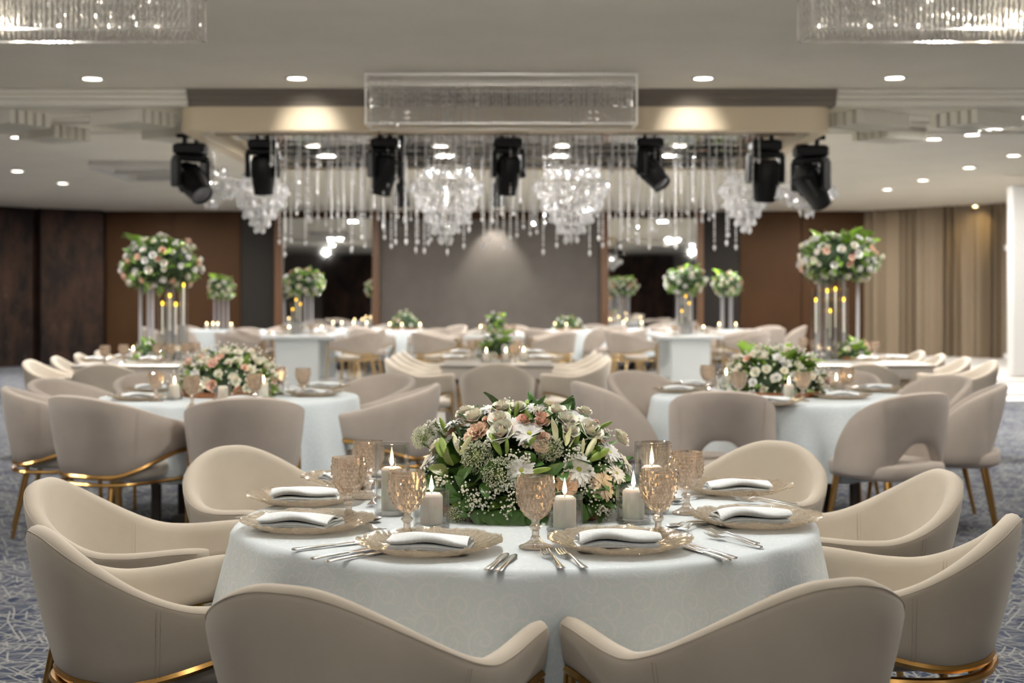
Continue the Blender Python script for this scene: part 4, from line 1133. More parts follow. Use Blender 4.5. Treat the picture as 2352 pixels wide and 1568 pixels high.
for x, y, Y, s in ((922, 445, 17.6, 'small black spotlight deep under the canopy, beside the basket chandelier'), (1143, 445, 17.6, 'slim black spotlight deep under the canopy behind the centre spotlight'), (1775, 430, 17.6, 'small black spotlight deep under the canopy at the curtain end')):
    p = at(x, y, Y); e = place([], 'fixed_spotlight', s, 'stage light', (p.x, p.y, 2.90), 0, 'small spotlights deep under the canopy')
    link('stem', MB().tube([(0, 0, 0.03), (0, 0, p.z - 2.90 + 0.1)], 0.03, 8).mesh('stem', M_black), e)
    link('head', MB().lathe([(0.001, 0.14), (0.07, 0.13), (0.09, 0), (0.10, -0.14), (0.001, -0.14)], 14, Matrix.Translation((0, 0, p.z - 2.90)) @ Matrix.Rotation(0.4, 4, 'X')).mesh('head', M_black), e)

# ------------------------------------------------------------------ tables
def cloth_mesh(R_, z, hem, seed, amp=0.035, n=288, folds=15):
    q = random.Random(seed); ph = [q.uniform(0, 6.28) for _ in range(5)]
    m = MB(); m.uv = []; rings = []
    def fold(th):
        return (0.55 * math.sin(folds * th + ph[0] + 0.8 * math.sin(3 * th + ph[1])) + 0.3 * math.sin((folds * 1.0 + 8) * th + ph[2]) + 0.25 * math.sin(5 * th + ph[3]))
    rad = [0.001, 0.15, 0.3, 0.45, 0.58, 0.68, R_ - 0.02]
    prof = [(r, z, 0) for r in rad] + [(R_ - 0.008, z - 0.0025, 0.0), (R_ - 0.001, z - 0.010, 0.02), (R_ + 0.003, z - 0.022, 0.06)]
    for i in range(1, 15): 
        u = i / 14; prof.append((R_ + 0.004 + 0.03 * u, lerp(z - 0.022, hem, u), u))
    s = 0; last = None
    for r, zz, a in prof:
        if last: s += math.hypot(r - last[0], zz - last[1])
        last = (r, zz); ring = []
        for j in range(n):
            th = 2 * PI * j / n; rr = r + amp * (a ** 0.8) * (fold(th) + 0.35)
            ring.append((rr * math.cos(th), rr * math.sin(th), zz + (0.0012 * math.sin(9 * th + r * 30 + ph[4]) * math.sin(r * 21) if a == 0 and r < R_ - 0.03 else 0)))
            m.uv.append((r * math.cos(th), r * math.sin(th)) if a == 0 else (th * R_, s))
        rings.append(ring)
    m.loft(rings, True, False)
    return m.mesh('tablecloth', M_cloth, True, 180)
ME_tabletop = MB().lathe([(0.001, 0.742), (0.735, 0.742), (0.74, 0.735), (0.74, 0.722), (0.735, 0.716), (0.001, 0.716)], 64).mesh('tabletop', M_post)
M_under = pbr('table_skirt', (0.16, 0.13, 0.11), 0.8)
ME_ped = MB().lathe([(0.05, 0.716), (0.05, 0.10), (0.08, 0.06), (0.34, 0.03), (0.36, 0.0), (0.001, 0.0)], 32).mesh('pedestal', M_under)
ME_tleg = MB().box((0, 0, 0.358), (0.05, 0.05, 0.716), None, 0.006).mesh('leg', M_under)
def round_table(cx, cy, what, seed, hem=0.33, amp=0.035, far=False):
    place([Part('tabletop', ME_tabletop), Part('pedestal', ME_ped)] + [Part('leg', ME_tleg, (0.5 * math.cos(a), 0.5 * math.sin(a), 0)) for a in (0.8, 2.37, 3.94, 5.5)],
          'round_table', 'round table hidden under the cloth of ' + what, 'table', (cx, cy, 0), 0, 'round banquet tables')
    c = link('tablecloth', cloth_mesh(0.756, 0.75, hem, seed, amp, 144 if far else 288), None, (cx, cy, 0))
    tag(c, 'pale damask tablecloth draped over ' + what, 'tablecloth', 'pale round tablecloths')
    return Vector((cx, cy, 0.75))
D = math.radians
T1 = round_table(0.037, 3.90, 'the sharp front table with the lily bouquet', 3, amp=0.058)
T2 = round_table(-1.665, 8.74, 'the round table ringed by brass-banded chairs', 5, amp=0.05)
T3 = round_table(1.586, 8.74, 'the round table ringed by cutout-back chairs', 8, amp=0.05)
n1, n2, n3 = 'sharp front table', 'brass-banded chairs\' table', 'cutout-back chairs\' table'

# chairs of the front table
g = 'cream tub chairs round the front table'
for x, y, f, s in ((-0.285, 2.96, 25, 'cream tub chair at the bottom of the picture, turned towards the curtain side'),
                   (0.465, 3.015, -27, 'cream tub chair at the bottom of the picture, turned towards the dark-wall side'),
                   (-0.82, 3.53, 58, 'cream tub chair on blue carpet, seamed outer back filling the dark-wall corner'),
                   (-1.06, 4.25, 95, 'cream tub chair showing its inner side, between two others facing the curtain'),
                   (-0.79, 5.02, 135, 'cream tub chair opening towards us behind the flat napkin, dark-wall side'),
                   (0.78, 5.18, -140, 'cream tub chair opening towards us behind the curtain-side goblet'),
                   (1.02, 4.46, -96, 'cream tub chair with a long low arm, facing the dark wall'),
                   (0.93, 3.68, -65, 'cream tub chair, tall outer back against patterned carpet, curtain side')):
    chair(CH_front, x, y, D(f), s, g)
# band chairs of the second table
def ring(T, th, R_, extra=0):
    th = D(th); return (T.x - R_ * math.sin(th), T.y - R_ * math.cos(th), th + D(extra))
g = 'brass-banded chairs round the peach bouquet table'
for th, R_, ex, s in ((27, 0.98, 6, 'brass-banded chair in full back view, its gold legs on the blue carpet'), (-15, 1.02, 4, 'brass-banded chair with a plain upright back facing away before the peach bouquet'),
                  (-86, 0.93, -4, 'brass-banded chair seen from the side, its tall back towards the aisle'), (72, 0.96, 0, 'brass-banded chair half hidden behind another, outermost over the blue carpet'),
                  (112, 1.05, -5, 'taupe tub chair opening to us behind the outermost brass-banded chair'), (147, 1.12, 0, 'taupe tub chair behind the peach bouquet table, nearest the tall pink bouquet'),
                  (-140, 1.10, 0, 'taupe tub chair behind the peach bouquet table, aisle side')):
    x, y, f = ring(T2, th, R_, ex); chair(CH_band, x, y, f, s, g)
g = 'cutout-back chairs round the white bouquet table'
for th, R_, ex, s in ((31, 0.88, -22, 'taupe cutout-back chair in square back view before the white bouquet'), (-24, 1.0, -6, 'taupe chair with an arched opening over its seat, turned to the dark-wall side'),
                  (-72, 0.98, 0, 'cutout-back chair in side view at the outer edge towards the curtain'), (-115, 1.05, 0, 'cutout-back chair opening to us on the far outer side of its table'),
                  (-150, 1.05, 0, 'cutout-back chair opening to us behind the white bouquet table'), (84, 0.95, -10, 'cutout-back chair seen from outside on the aisle side of its table'), (143, 1.1, 0, 'cutout-back chair just behind the aisle-side one')):
    x, y, f = ring(T3, th, R_, ex); chair(CH_cut, x, y, f, s, g)

# ------------------------------------------------------------------ settings on the tables
def set_plate(p, spin, label=None, nap=0, nlabel=None, group='gold glass charger plates', off=(0, 0), nrot=0.0, ng='folded white napkins'):
    o = tag(link('charger_plate', ME_charger, None, (p.x, p.y, TZ), (0, 0, spin)), label, 'plate', group)
    k = tag(link('napkin', ME_nap[nap % 4], None, (p.x + off[0], p.y + off[1], TZ + 0.0055), (0, 0, nrot)), nlabel, 'napkin', ng)
    return o, k
def set_goblet(px_, top, group, label=None, z=TZ):
    d = F * (CAMH - z - 0.165) / (top - HOR); p = at(px_, HOR, d)
    return place(P_goblet, 'goblet', label, 'goblet', (p.x, p.y, z), rnd.uniform(0, 1), group)
pl = [(987, 1262, 'front plate beside the pair of bare knives, dark-wall side'), (1425, 1257, 'front plate between two forks and two knives'), (707, 1212, 'plate with a napkin rolled like a scroll'),
      (703, 1152, 'plate before the rear tub chair, dark-wall side'), (815, 1108, 'small glimpse of plate behind the goblets, dark-wall side'),
      (1737, 1202, 'plate hanging over the curtain-side edge of the table'), (1690, 1130, 'plate before the rear tub chair, curtain side')]
for i, (x, y, s) in enumerate(pl):
    p = on(x, y)
    set_plate(p, i * 1.1, 'gold pressed-glass charger, ' + s, i, 'white damask napkin on the ' + s, 'chargers on the front table', (-0.01 * (i % 3), -0.012), (-0.12, 0.05, -0.25, 0.1, 0.6, 0.12, 0.08)[i] , 'napkins on the front table')
for x, t, s in ((1230, 1093, 'at the very front, standing before the lily bouquet'), (935, 1080, 'overlapping the tall glass cylinder and a lit candle'), (1512, 1078, 'beside the candle on the curtain side of the bouquet'),
                (801, 1049, 'standing alone before the tall glass cylinder, dark-wall side'), (1577, 1037, 'standing behind the curtain-side plates'), (846, 1012, 'half hidden behind the dark-wall glass cylinder'), (1507, 1014, 'seen through the curtain-side glass cylinder')):
    set_goblet(x, t, 'goblets on the front table', 'amber diamond-cut goblet ' + s)
def lit(x, ybase, parts, hold, label, hlabel, z=TZ, g1='candles on the front table', g2='candle holders on the front table', dx=0.0):
    p = on(x, ybase, z)
    place(hold, 'candle_holder', hlabel, 'candle holder', (p.x, p.y, z), 0, g2)
    place(parts, 'pillar_candle', label, 'candle', (p.x + dx, p.y, z + 0.0105), 0, g1)
    return p
FLAMES = []
for x, y, P_, H_, s in ((991, 1211, P_candle, P_holder, 'beside the overlapping goblet'), (1297, 1219, P_candle, P_holder, 'just behind the front goblet'), (1455, 1199, P_candle, P_holder, 'on the curtain side of the bouquet'),
                        (900, 1180, P_candle_tall, P_holder_tall, 'on the dark-wall side'), (1497, 1176, P_candle_tall, P_holder_tall, 'on the curtain side')):
    tall = P_ is P_candle_tall
    p = lit(x, y, P_, H_, 'lit ivory pillar candle ' + ('in the tall glass cylinder ' if tall else '') + s, ('tall clear glass cylinder ' if tall else 'short clear glass candle holder ') + s + ' of the front table')
    FLAMES.append((p.x, p.y, TZ + (0.143 if tall else 0.104)))
for p in FLAMES:
    l = bpy.data.lights.new('candle_glow', 'POINT'); l.energy = 0.55; l.shadow_soft_size = 0.004; l.color = (1, .68, .36)
    o = bpy.data.objects.new('candle_glow', l); COL.objects.link(o); o.location = p
def cutlery(kind, hx, hy, tx, ty, label, lift=0.0, roll=0.0):
    P_, nm = {'f': (P_fork, 'fork'), 'k': (P_knife, 'knife'), 's': (P_spoon, 'spoon')}[kind]
    a, b_ = on(hx, hy), on(tx, ty); d = b_ - a; c = (a + b_) / 2
    place(P_, nm, label, nm, (c.x, c.y, TZ + lift), math.atan2(d.y, d.x), 'cutlery on the front table')
for a in (('k', 1118, 1313, 1166, 1271, 'steel table knife beside the front plate, longer of the bare pair'), ('k', 1143, 1314, 1183, 1275, 'steel knife next to the longer bare knife at the table edge'),
          ('f', 1300, 1316, 1243, 1264, 'steel fork lying by the foot of the front goblet'), ('f', 1352, 1312, 1278, 1266, 'steel fork half under the front plate next to the goblet'),
          ('k', 1682, 1283, 1585, 1252, 'steel knife handle poking out beyond the front plate, curtain side'), ('k', 1668, 1287, 1572, 1256, 'second knife handle beyond the front plate, nearer the table edge'),
          ('f', 1775, 1264, 1603, 1228, 'long steel fork before the curtain-side plate, nearer the table edge'), ('f', 1764, 1256, 1606, 1219, 'long steel fork before the curtain-side plate, nearer the plate'),
          ('s', 1618, 1196, 1537, 1218, 'steel spoon by the curtain-side goblet stem'), ('f', 1625, 1202, 1560, 1222, 'steel fork beside the spoon at the curtain-side goblet'),
          ('f', 1838, 1166, 1700, 1154, 'steel fork between the two curtain-side plates, nearer us'), ('f', 1824, 1159, 1688, 1147, 'steel fork between the two curtain-side plates, farther one'),
          ('s', 1610, 1141, 1549, 1157, 'spoon whose bowl shows behind the curtain-side glass cylinder'),
          ('k', 684, 1264, 846, 1244, 'steel knife before the scroll napkin plate'), ('k', 746, 1281, 850, 1262, 'thin knife beside the front plate, dark-wall side'), ('k', 797, 1284, 870, 1270, 'knife tip tucked under the front plate, dark-wall side'),
          ('f', 806, 1199, 882, 1226, 'steel fork with tines showing past the scroll napkin plate'), ('s', 790, 1184, 852, 1196, 'spoon resting by the rim of the scroll napkin plate'),
          ('k', 577, 1189, 690, 1181, 'steel knife between the two dark-wall-side plates'), ('f', 864, 1140, 850, 1172, 'small fork behind the dark-wall goblet')):
    cutlery(*a)

# ------------------------------------------------------------------ the front bouquet
q = random.Random(21)
BQ = Vector(((1205 - CX) * 3.98 / F, 3.98, TZ)); BR = Vector((0.285, 0.215, 0.268))
bq = place([], 'flower_arrangement', 'large sharp bouquet of lilies, roses and chrysanthemums in a wooden tray', 'flowers', BQ)
def hit(x, y, k=1.0):
    """where the sight line of a pixel meets the bouquet's dome (or passes closest to it)"""
    o = Vector((0, 0, CAMH)); d = (at(x, y, 1.0) - o)
    c = BQ + Vector((0, 0, 0.03)); r = BR * k
    A = sum((d[i] / r[i]) ** 2 for i in range(3)); B_ = sum((o[i] - c[i]) * d[i] / r[i] ** 2 for i in range(3)); Cc = sum(((o[i] - c[i]) / r[i]) ** 2 for i in range(3)) - 1
    ds = B_ * B_ - A * Cc
    t = (-B_ - math.sqrt(ds)) / A if ds > 0 else -B_ / A
    p = o + d * t; n = Vector(((p - c)[i] / r[i] ** 2 for i in range(3))).normalized()
    return p - BQ, n
tr = MB().lathe([(0.001, 0.006), (0.20, 0.006), (0.215, 0.03), (0.222, 0.03), (0.21, 0.0), (0.001, 0.0)], 40)
tr.v = [(x * 1.07, y * 0.80, z) for x, y, z in tr.v]
link('tray', tr.mesh('tray', M_wood), bq, (0.0, -0.02, 0), None, None)['label'] = 'reddish brown wooden tray'
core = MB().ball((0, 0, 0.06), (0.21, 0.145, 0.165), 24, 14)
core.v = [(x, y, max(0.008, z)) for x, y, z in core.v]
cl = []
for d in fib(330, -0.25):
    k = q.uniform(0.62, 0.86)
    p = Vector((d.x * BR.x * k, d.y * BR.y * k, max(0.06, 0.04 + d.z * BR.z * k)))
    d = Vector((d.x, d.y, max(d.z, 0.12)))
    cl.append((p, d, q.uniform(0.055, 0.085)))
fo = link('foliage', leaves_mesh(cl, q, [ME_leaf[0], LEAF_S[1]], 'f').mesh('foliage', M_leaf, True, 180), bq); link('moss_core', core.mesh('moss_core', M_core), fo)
cl = [(Vector((d.x * BR.x * 0.7, d.y * BR.y * 0.7, 0.04 + max(0, d.z) * BR.z * 0.7)), d, q.uniform(0.05, 0.085)) for d in fib(60, -0.1)]
link('fresh_foliage', leaves_mesh(cl, q, [ME_leaf[2], LEAF_S[0]], 'f').mesh('fresh_foliage', M_leaf2, True, 180), bq)
def bloom(name, me, x, y, size, k=1.0, tiltup=0.0, subs=(), turn=None, label=None):
    p, n = hit(x, y, k); n = (n + Vector((q.gauss(0, .12), -0.15, tiltup + q.gauss(0, .1)))).normalized()
    o = link(name, me, bq, p - n * size * 0.35, orient(n, q.uniform(0, 6)), size)
    for s in subs: link(s[0], s[1], o)
    return o
for x, y, s in ((1280, 941, .026), (1087, 956, .034), (1066, 945, .028), (1152, 934, .030), (1190, 934, .026), (1146, 961, .031), (1151, 990, .040), (1344, 943, .022), (1302, 962, .032), (1358, 988, .036), (1428, 1003, .028), (1310, 985, .026)):
    bloom('cream_rose', ME_rose[int(x) % 2], x, y, s * 1.0, 1.02, 0.5 if y < 970 else 0.25)
for x, y, s in ((1126, 935, .029), (1229, 932, .029), (1178, 974, .034), (1216, 990, .044), (1308, 942, .028), (1330, 957, .031), (1041, 967, .034), (974, 1062, .034), (1197, 1077, .040), (1332, 1074, .046), (1404, 1034, .036), (1437, 1056, .042), (1421, 1084, .032), (1352, 962, .03)):
    bloom('chrysanthemum', ME_mum[int(y) % 2], x, y, s, 1.03, 0.25, [('flower_centre', ME_disc_y)])
bloom('peach_chrysanthemum', ME_mum_p, 1390, 1114, 0.042, 1.02, 0.1)
for x, y, s in ((1094, 986, .036), (1038, 984, .028), (1079, 1000, .022), (1244, 1020, .026), (1303, 1110, .034), (1310, 1122, .022), (1208, 1012, .018)):
    bloom('peach_carnation', ME_carn, x, y, s, 1.0, 0.2)
for x, y, s in ((1204, 963, .021), (1244, 967, .022), (1247, 955, .020), (1248, 1002, .018), (1369, 969, .013), (1117, 962, .012)):
    bloom('blush_spray_rose', ME_blush, x, y, s, 1.02, 0.4)
for x, y, s in ((967, 998, .036), (1092, 1045, .046), (1146, 1084, .050), (1263, 1022, .040), (1046, 1188, .036)):
    bloom('umbel_flower', ME_umbel, x, y, s * 0.9, 1.0, 0.1, [('umbel_stalks', ME_umbel_core)])
def bud(me, name, x0, y0, x1, y1, k=1.04, fat=1.0):
    a, n0 = hit(x0, y0, 0.97); b_, n1 = hit(x1, y1, k); d = b_ - a; L = min(max(d.length, 0.045), 0.080)
    link(name, me, bq, a, d.to_track_quat('Z', 'Y').to_matrix(), (L * fat, L * fat, L))
for a in ((1028, 1000, 1010, 958), (1152, 1046, 1123, 993), (1203, 956, 1212, 917), (1170, 960, 1172, 926), (1322, 1020, 1330, 966), (1205, 1030, 1228, 1004), (1213, 1085, 1266, 1075), (1164, 1045, 1164, 1020), (1352, 1048, 1424, 1003), (1352, 1058, 1400, 1030), (1182, 962, 1186, 944), (1019, 1050, 998, 1005), (1030, 1050, 1012, 1003), (1222, 975, 1214, 955), (1372, 985, 1390, 976)):
    bud(ME_bud, 'lily_bud', *a)
for a in ((1345, 1050, 1376, 990), (1336, 1045, 1340, 1008), (1054, 1040, 1040, 992), (1056, 1045, 1084, 998)):
    bud(ME_budpale, 'pale_lily_bud', *a, 1.06, 0.9)
for x0, y0, x1, y1, s in ((1278, 1014, 1258, 962, 1), (1300, 1025, 1318, 985, 1), (1298, 1020, 1285, 990, 1), (1305, 1030, 1325, 1010, 1)):
    a, _ = hit(x0, y0, 1.0); b_, _ = hit(x1, y1, 1.08); d = b_ - a
    link('lily_petal', ME_petal, bq, a, d.to_track_quat('Y', 'Z').to_matrix(), d.length * s)
# big leaves one by one
def bigleaf(me, name, x0, y0, x1, y1, k0=0.92, k1=1.08, s=1.0, roll=0.0):
    a, n = hit(x0, y0, k0); b_, _ = hit(x1, y1, k1); d = b_ - a
    z = (n - d.normalized() * n.dot(d.normalized())).normalized(); yv = d.normalized(); xv = yv.cross(z)
    M = Matrix((xv, yv, z)).transposed() @ Matrix.Rotation(roll, 3, 'Y')
    link(name, me, bq, a, M, d.length * s)
for a in ((1105, 1168, 1096, 1214), (1128, 1170, 1136, 1217), (1160, 1165, 1176, 1218), (1185, 1172, 1196, 1212), (1150, 1180, 1160, 1214), (1215, 1180, 1225, 1210), (1345, 1160, 1350, 1195), (1368, 1170, 1385, 1196), (1245, 1190, 1262, 1208)):
    bigleaf(ME_ivy, 'ivy_leaf', *a, roll=q.uniform(-.3, .3))
for a in ((1040, 1070, 1022, 1040), (1030, 1085, 990, 1072), (1010, 1110, 983, 1098), (1050, 1110, 1068, 1078), (1075, 1120, 1050, 1100), (1060, 1165, 1022, 1115), (1080, 1130, 1072, 1160), (1110, 1105, 1116, 1135), (1050, 1150, 1060, 1180)):
    bigleaf(ME_leaf[1] if a[0] < 1045 else ME_leaf[0], 'broad_leaf', *a, s=1.15, roll=q.uniform(-.4, .4))
for a in ((1250, 1090, 1290, 1068), (1300, 1090, 1312, 1066), (1340, 1110, 1362, 1140), (1380, 1150, 1410, 1160), (1300, 1150, 1280, 1180), (1230, 1060, 1215, 1040), (1100, 1090, 1120, 1075), (1360, 1080, 1390, 1070), (1402, 1100, 1420, 1115)):
    bigleaf(ME_leaf[0], 'broad_leaf', *a, s=1.1, roll=q.uniform(-.4, .4))
sp = []
for x, y, r_, k in ((1073, 1125, .03, 1), (1085, 1150, .035, 1), (1100, 1142, .03, 1), (1118, 1165, .034, 1), (1078, 1168, .03, 1), (1165, 1120, .03, 1), (1178, 1140, .028, 1), (1190, 1112, .026, 1), (1168, 1170, .03, 1), (1340, 1118, .03, 1), (1352, 1140, .03, 1), (1400, 1165, .032, 1), (1385, 1180, .028, 1), (1372, 1168, .024, 1), (1025, 1098, .03, 1.03), (1012, 1105, .02, 1.03), (987, 990, .03, 1.0), (1000, 975, .024, 1.0), (972, 1020, .02, 1.0), (1010, 995, .022, 1), (1318, 1040, .03, 1.03), (1305, 1055, .022, 1.03), (1180, 1048, .022, 1.03), (1208, 1055, .02, 1.03), (1235, 948, .024, 1.05), (1392, 1000, .024, 1.05), (1385, 1078, .022, 1.03), (1425, 1150, .022, 1.0), (1060, 1020, .02, 1.03), (1120, 1020, .018, 1.05), (1140, 1130, .026, 1)):
    p, n = hit(x, y, k * 0.97); sp.append((p, n, r_))
for d in fib(60, -0.1):
    if d.y > 0.15: sp.append((Vector((d.x * BR.x * 0.95, d.y * BR.y * 0.95, 0.03 + max(0, d.z) * BR.z * 0.95)), d, 0.03))
bm, st = breath(sp, 'b', q, 26, 0.0028)
o = link('babys_breath', bm.mesh('babys_breath', M_breath, True, 180), bq); o['kind'] = 'stuff'
link('breath_stem', st.mesh('breath_stem', M_stem, True, 180), o)['kind'] = 'stuff'
for i, d in enumerate(fib(64, 0.0)):         # the far side of the dome
    if d.y < 0.12: continue
    p = Vector((d.x * BR.x, d.y * BR.y, 0.03 + d.z * BR.z))
    nm, me, s = (('cream_rose', ME_rose[0], .034), ('chrysanthemum', ME_mum[0], .038), ('peach_carnation', ME_carn, .03))[i % 3]
    link(nm, me, bq, p - d * 0.012, orient(d, i), s)

# ------------------------------------------------------------------ the two middle round tables
def low_bouquet(T, name, label, pxc, spread, top, q, mixw, lime, c_y=0.0, squash=0.19, n=64):
    Y = T.y + c_y; x = (pxc - CX) * Y / F
    rx = spread / 2 * Y / F * 1.06; rz = CAMH - (top - HOR) * Y / F - TZ - 0.03
    e = place([], 'flower_arrangement', label, 'flowers', (x, Y, TZ))
    bloom_ball(e, (0, 0, 0.05), (rx * 0.93, rx * 0.75, rz * 0.92), n, q, -0.12, 0.037, mixw, 190, 0.075, lime)
    bm = MB()
    for d in fib(260, -0.1):
        k = q.uniform(0.95, 1.12); bm.ball((d.x * rx * k, d.y * rx * 0.8 * k, 0.05 + d.z * rz * k), 0.006, 5, 3)
    link('babys_breath', bm.mesh('babys_breath', M_breath), e)['kind'] = 'stuff'
    link('tray', MB().lathe([(0.001, 0.0), (rx * 0.8, 0.0), (rx * 0.85, 0.03), (0.001, 0.02)], 24).mesh('tray', M_wood), e)
    return e
q = random.Random(5); low_bouquet(T2, 'p', 'low peach and cream bouquet on the brass-banded chairs\' table', 525, 236, 800, q, (0.60, 0.2, 0.2), 0, n=84)
q = random.Random(6); low_bouquet(T3, 'w', 'low cream and green bouquet on the cutout-back chairs\' table', 1780, 236, 800, q, (0.70, 0.05, 0.25), 10, n=84)
def setting(name, plates, goblets, candles, z=TZ, tag_=''):
    """plates (x, y); goblets (x, top); candles (x, base, lit)"""
    P1, P2, G_, C_, H_ = [], [], [], [], []
    for i, (x, y) in enumerate(plates):
        p = on(x, y, z)
        a = tag(link('charger_plate', ME_charger, None, (p.x, p.y, z), (0, 0, i)), None, 'plate', 'chargers on the ' + name)
        b = tag(link('napkin', ME_nap[i % 4], None, (p.x, p.y, z + 0.0055), (0, 0, rnd.uniform(-.4, .4))), None, 'napkin', 'napkins on the ' + name)
        P1.append(a); P2.append(b)
    for x, t in goblets: G_.append(set_goblet(x, t, 'goblets on the ' + name, None, z))
    for x, y, l in candles:
        p = on(x, y, z)
        C_.append(place(P_candle if l else P_candle_unlit, 'pillar_candle', None, 'candle', (p.x, p.y, z + 0.0105), 0, 'candles on the ' + name))
        H_.append(place(P_holder, 'candle_holder', None, 'candle holder', (p.x, p.y, z), 0, 'candle holders on the ' + name))
    if P1: ordinals(P1, 'gold glass charger on the %s, {}' % name); ordinals(P2, 'white napkin on a charger of the %s, {}' % name)
    if G_: ordinals(G_, 'amber goblet on the %s, {}' % name)
    if C_: ordinals(C_, 'ivory pillar candle on the %s, {}' % name); ordinals(H_, 'clear candle glass on the %s, {}' % name)
setting(n2, [(318, 917), (345, 898), (720, 908), (742, 893), (560, 925)], [(358, 853), (441, 863), (585, 857), (696, 845), (640, 842)], [(401, 917, 1), (512, 922, 0), (605, 914, 1), (636, 905, 1)])
setting(n3, [(1560, 900), (1770, 928), (1935, 914), (2010, 898), (1600, 888)], [(1625, 838), (1697, 853), (1844, 853), (1946, 845)], [(1690, 898, 1), (1668, 893, 1), (1812, 918, 1), (1921, 908, 1)])

# ------------------------------------------------------------------ mirrored long tables with tall bouquets
M_mirtop = pbr('mirrored_top', (0.30, 0.28, 0.25), 0.32, 0.35)
M_apron = pbr('pale_apron', (0.50, 0.46, 0.42), 0.35)
def long_table(cx, y0, y1, w, label, z=0.75, m=M_apron, mt=M_mirtop, name='mirrored_table'):
    e = place([], name, label, 'table', (cx, (y0 + y1) / 2, 0))
    L = y1 - y0
    link('tabletop', MB().box((0, 0, z - 0.015), (w, L, 0.03), None, 0.006).mesh('tabletop', mt, False), e)
    link('apron', MB().box((0, 0, z - 0.075), (w - 0.03, L - 0.03, 0.09)).mesh('apron', m, False), e)
    for y in (-L / 2 + 0.18, L / 2 - 0.18):
        for x in (-w / 2 + 0.09, w / 2 - 0.09):
            link('leg', MB().box((x, y, (z - 0.12) / 2), (0.10, 0.10, z - 0.12), None, 0.008).mesh('leg', m, False), e)
    return e
n4, n5, n6 = 'stone-wall mirrored table', 'curtain-side mirrored table', 'small central mirrored table'
long_table(-3.22, 12.65, 15.5, 1.10, 'mirror-topped long table under the tall pink rose bouquet')
long_table(3.10, 12.75, 15.5, 1.10, 'mirror-topped long table under the tall lime and white bouquet')
long_table(-0.13, 12.7, 15.2, 0.98, 'mirror-topped long table on the aisle before the dance floor')
def tall_stand(e, h, r, n, tube=0.017):
    link('base', MB().box((0, 0, 0.008), (2 * r + 0.1, 2 * r * 0.8 + 0.1, 0.016), None, 0.004).mesh('base', M_acrylic, False), e)
    rod_ = MB().tube([(0, 0, 0.016), (0, 0, h)], tube, 10).mesh('acrylic_rod', M_acrylic)
    for i in range(n):
        a = 2 * PI * (i + 0.3) / n; link('acrylic_rod', rod_, e, (r * math.cos(a), 0.8 * r * math.sin(a), 0))
    link('top_plate', MB().lathe([(0.001, h), (r + 0.03, h), (r + 0.03, h + 0.012), (0.001, h + 0.012)], 28).mesh('top_plate', M_acrylic), e)
def tall_bouquet(pxc, Y, ytop, ybot, wpx, label, q, n, mixw, lime, rods, zt=0.75, rpx=46, nl=170, sz=0.05):
    x = (pxc - CX) * Y / F; zc = CAMH - ((ytop + ybot) / 2 - HOR) * Y / F; rz = (ybot - ytop) / 2 * Y / F; rx = wpx / 2 * Y / F
    e = place([], 'tall_flower_stand', label, 'flowers', (x, Y, zt))
    tall_stand(e, zc - rz * 0.55 - zt, rpx * Y / F, rods)
    bloom_ball(e, (0, 0, zc - zt), (rx * 0.95, rx * 0.9, rz * 0.92), n, q, -0.8, sz, mixw, nl, 0.10, lime)
    return e
q = random.Random(31)
tall_bouquet(369, 14.1, 535, 682, 196, 'tall pink and white rose bouquet on clear rods before the brown panel, dark-wall side', q, 99, (0.45, 0.18, 0.37), 5, 6, sz=0.042)
q = random.Random(32)
tall_bouquet(1928, 14.1, 530, 660, 200, 'tall white bouquet with lime leaves on clear rods before the tan curtain', q, 96, (0.48, 0.08, 0.44), 9, 7, sz=0.042)
# slim candles in glass tubes at the feet of the tall bouquets
def tube_candle(x, yflame, Y, label, g_, zt=0.75):
    p = at(x, yflame, Y); h = max(0.12, p.z - zt)
    e = place([], 'taper_candle', label, 'candle', (p.x, p.y, zt), 0, g_)
    link('holder', MB().lathe([(0.001, 0), (0.035, 0), (0.035, 0.01), (0.012, 0.02), (0.010, h * 0.45), (0.016, h * 0.47), (0.001, h * 0.47)], 14).mesh('holder', M_acrylic), e)
    link('wax', MB().lathe([(0.001, h * 0.47), (0.009, h * 0.47), (0.008, h - 0.01), (0.001, h)], 12).mesh('wax', M_wax), e)
    link('flame', MB().ball((0, 0, h + 0.014), (0.010, 0.010, 0.020), 10, 8).mesh('flame', M_ledflame), e)
    c = place([Part('wall', MB().lathe([(0.042, 0.0), (0.042, h + 0.12), (0.040, h + 0.12), (0.040, 0.004)], 24).mesh('tube_wall', M_glass))], 'glass_tube', 'clear glass tube around the ' + label, 'glass tube', (p.x, p.y, zt), 0, 'tubes of ' + g_)
for x, y, s in ((390, 682, 'second tallest'), (404, 702, 'shortest'), (422, 658, 'tallest'), (373, 700, 'outermost')):
    tube_candle(x, y, 13.75, 'slim candle below the pink rose bouquet, ' + s, 'slim candles under the pink bouquet')
for x, y, s in ((1874, 692, 'outermost'), (1900, 671, 'second highest'), (1919, 667, 'highest'), (1938, 691, 'brightest'), (1907, 717, 'lowest')):
    tube_candle(x, y, 13.75, 'slim candle below the lime and white bouquet, ' + s, 'slim candles under the lime bouquet')
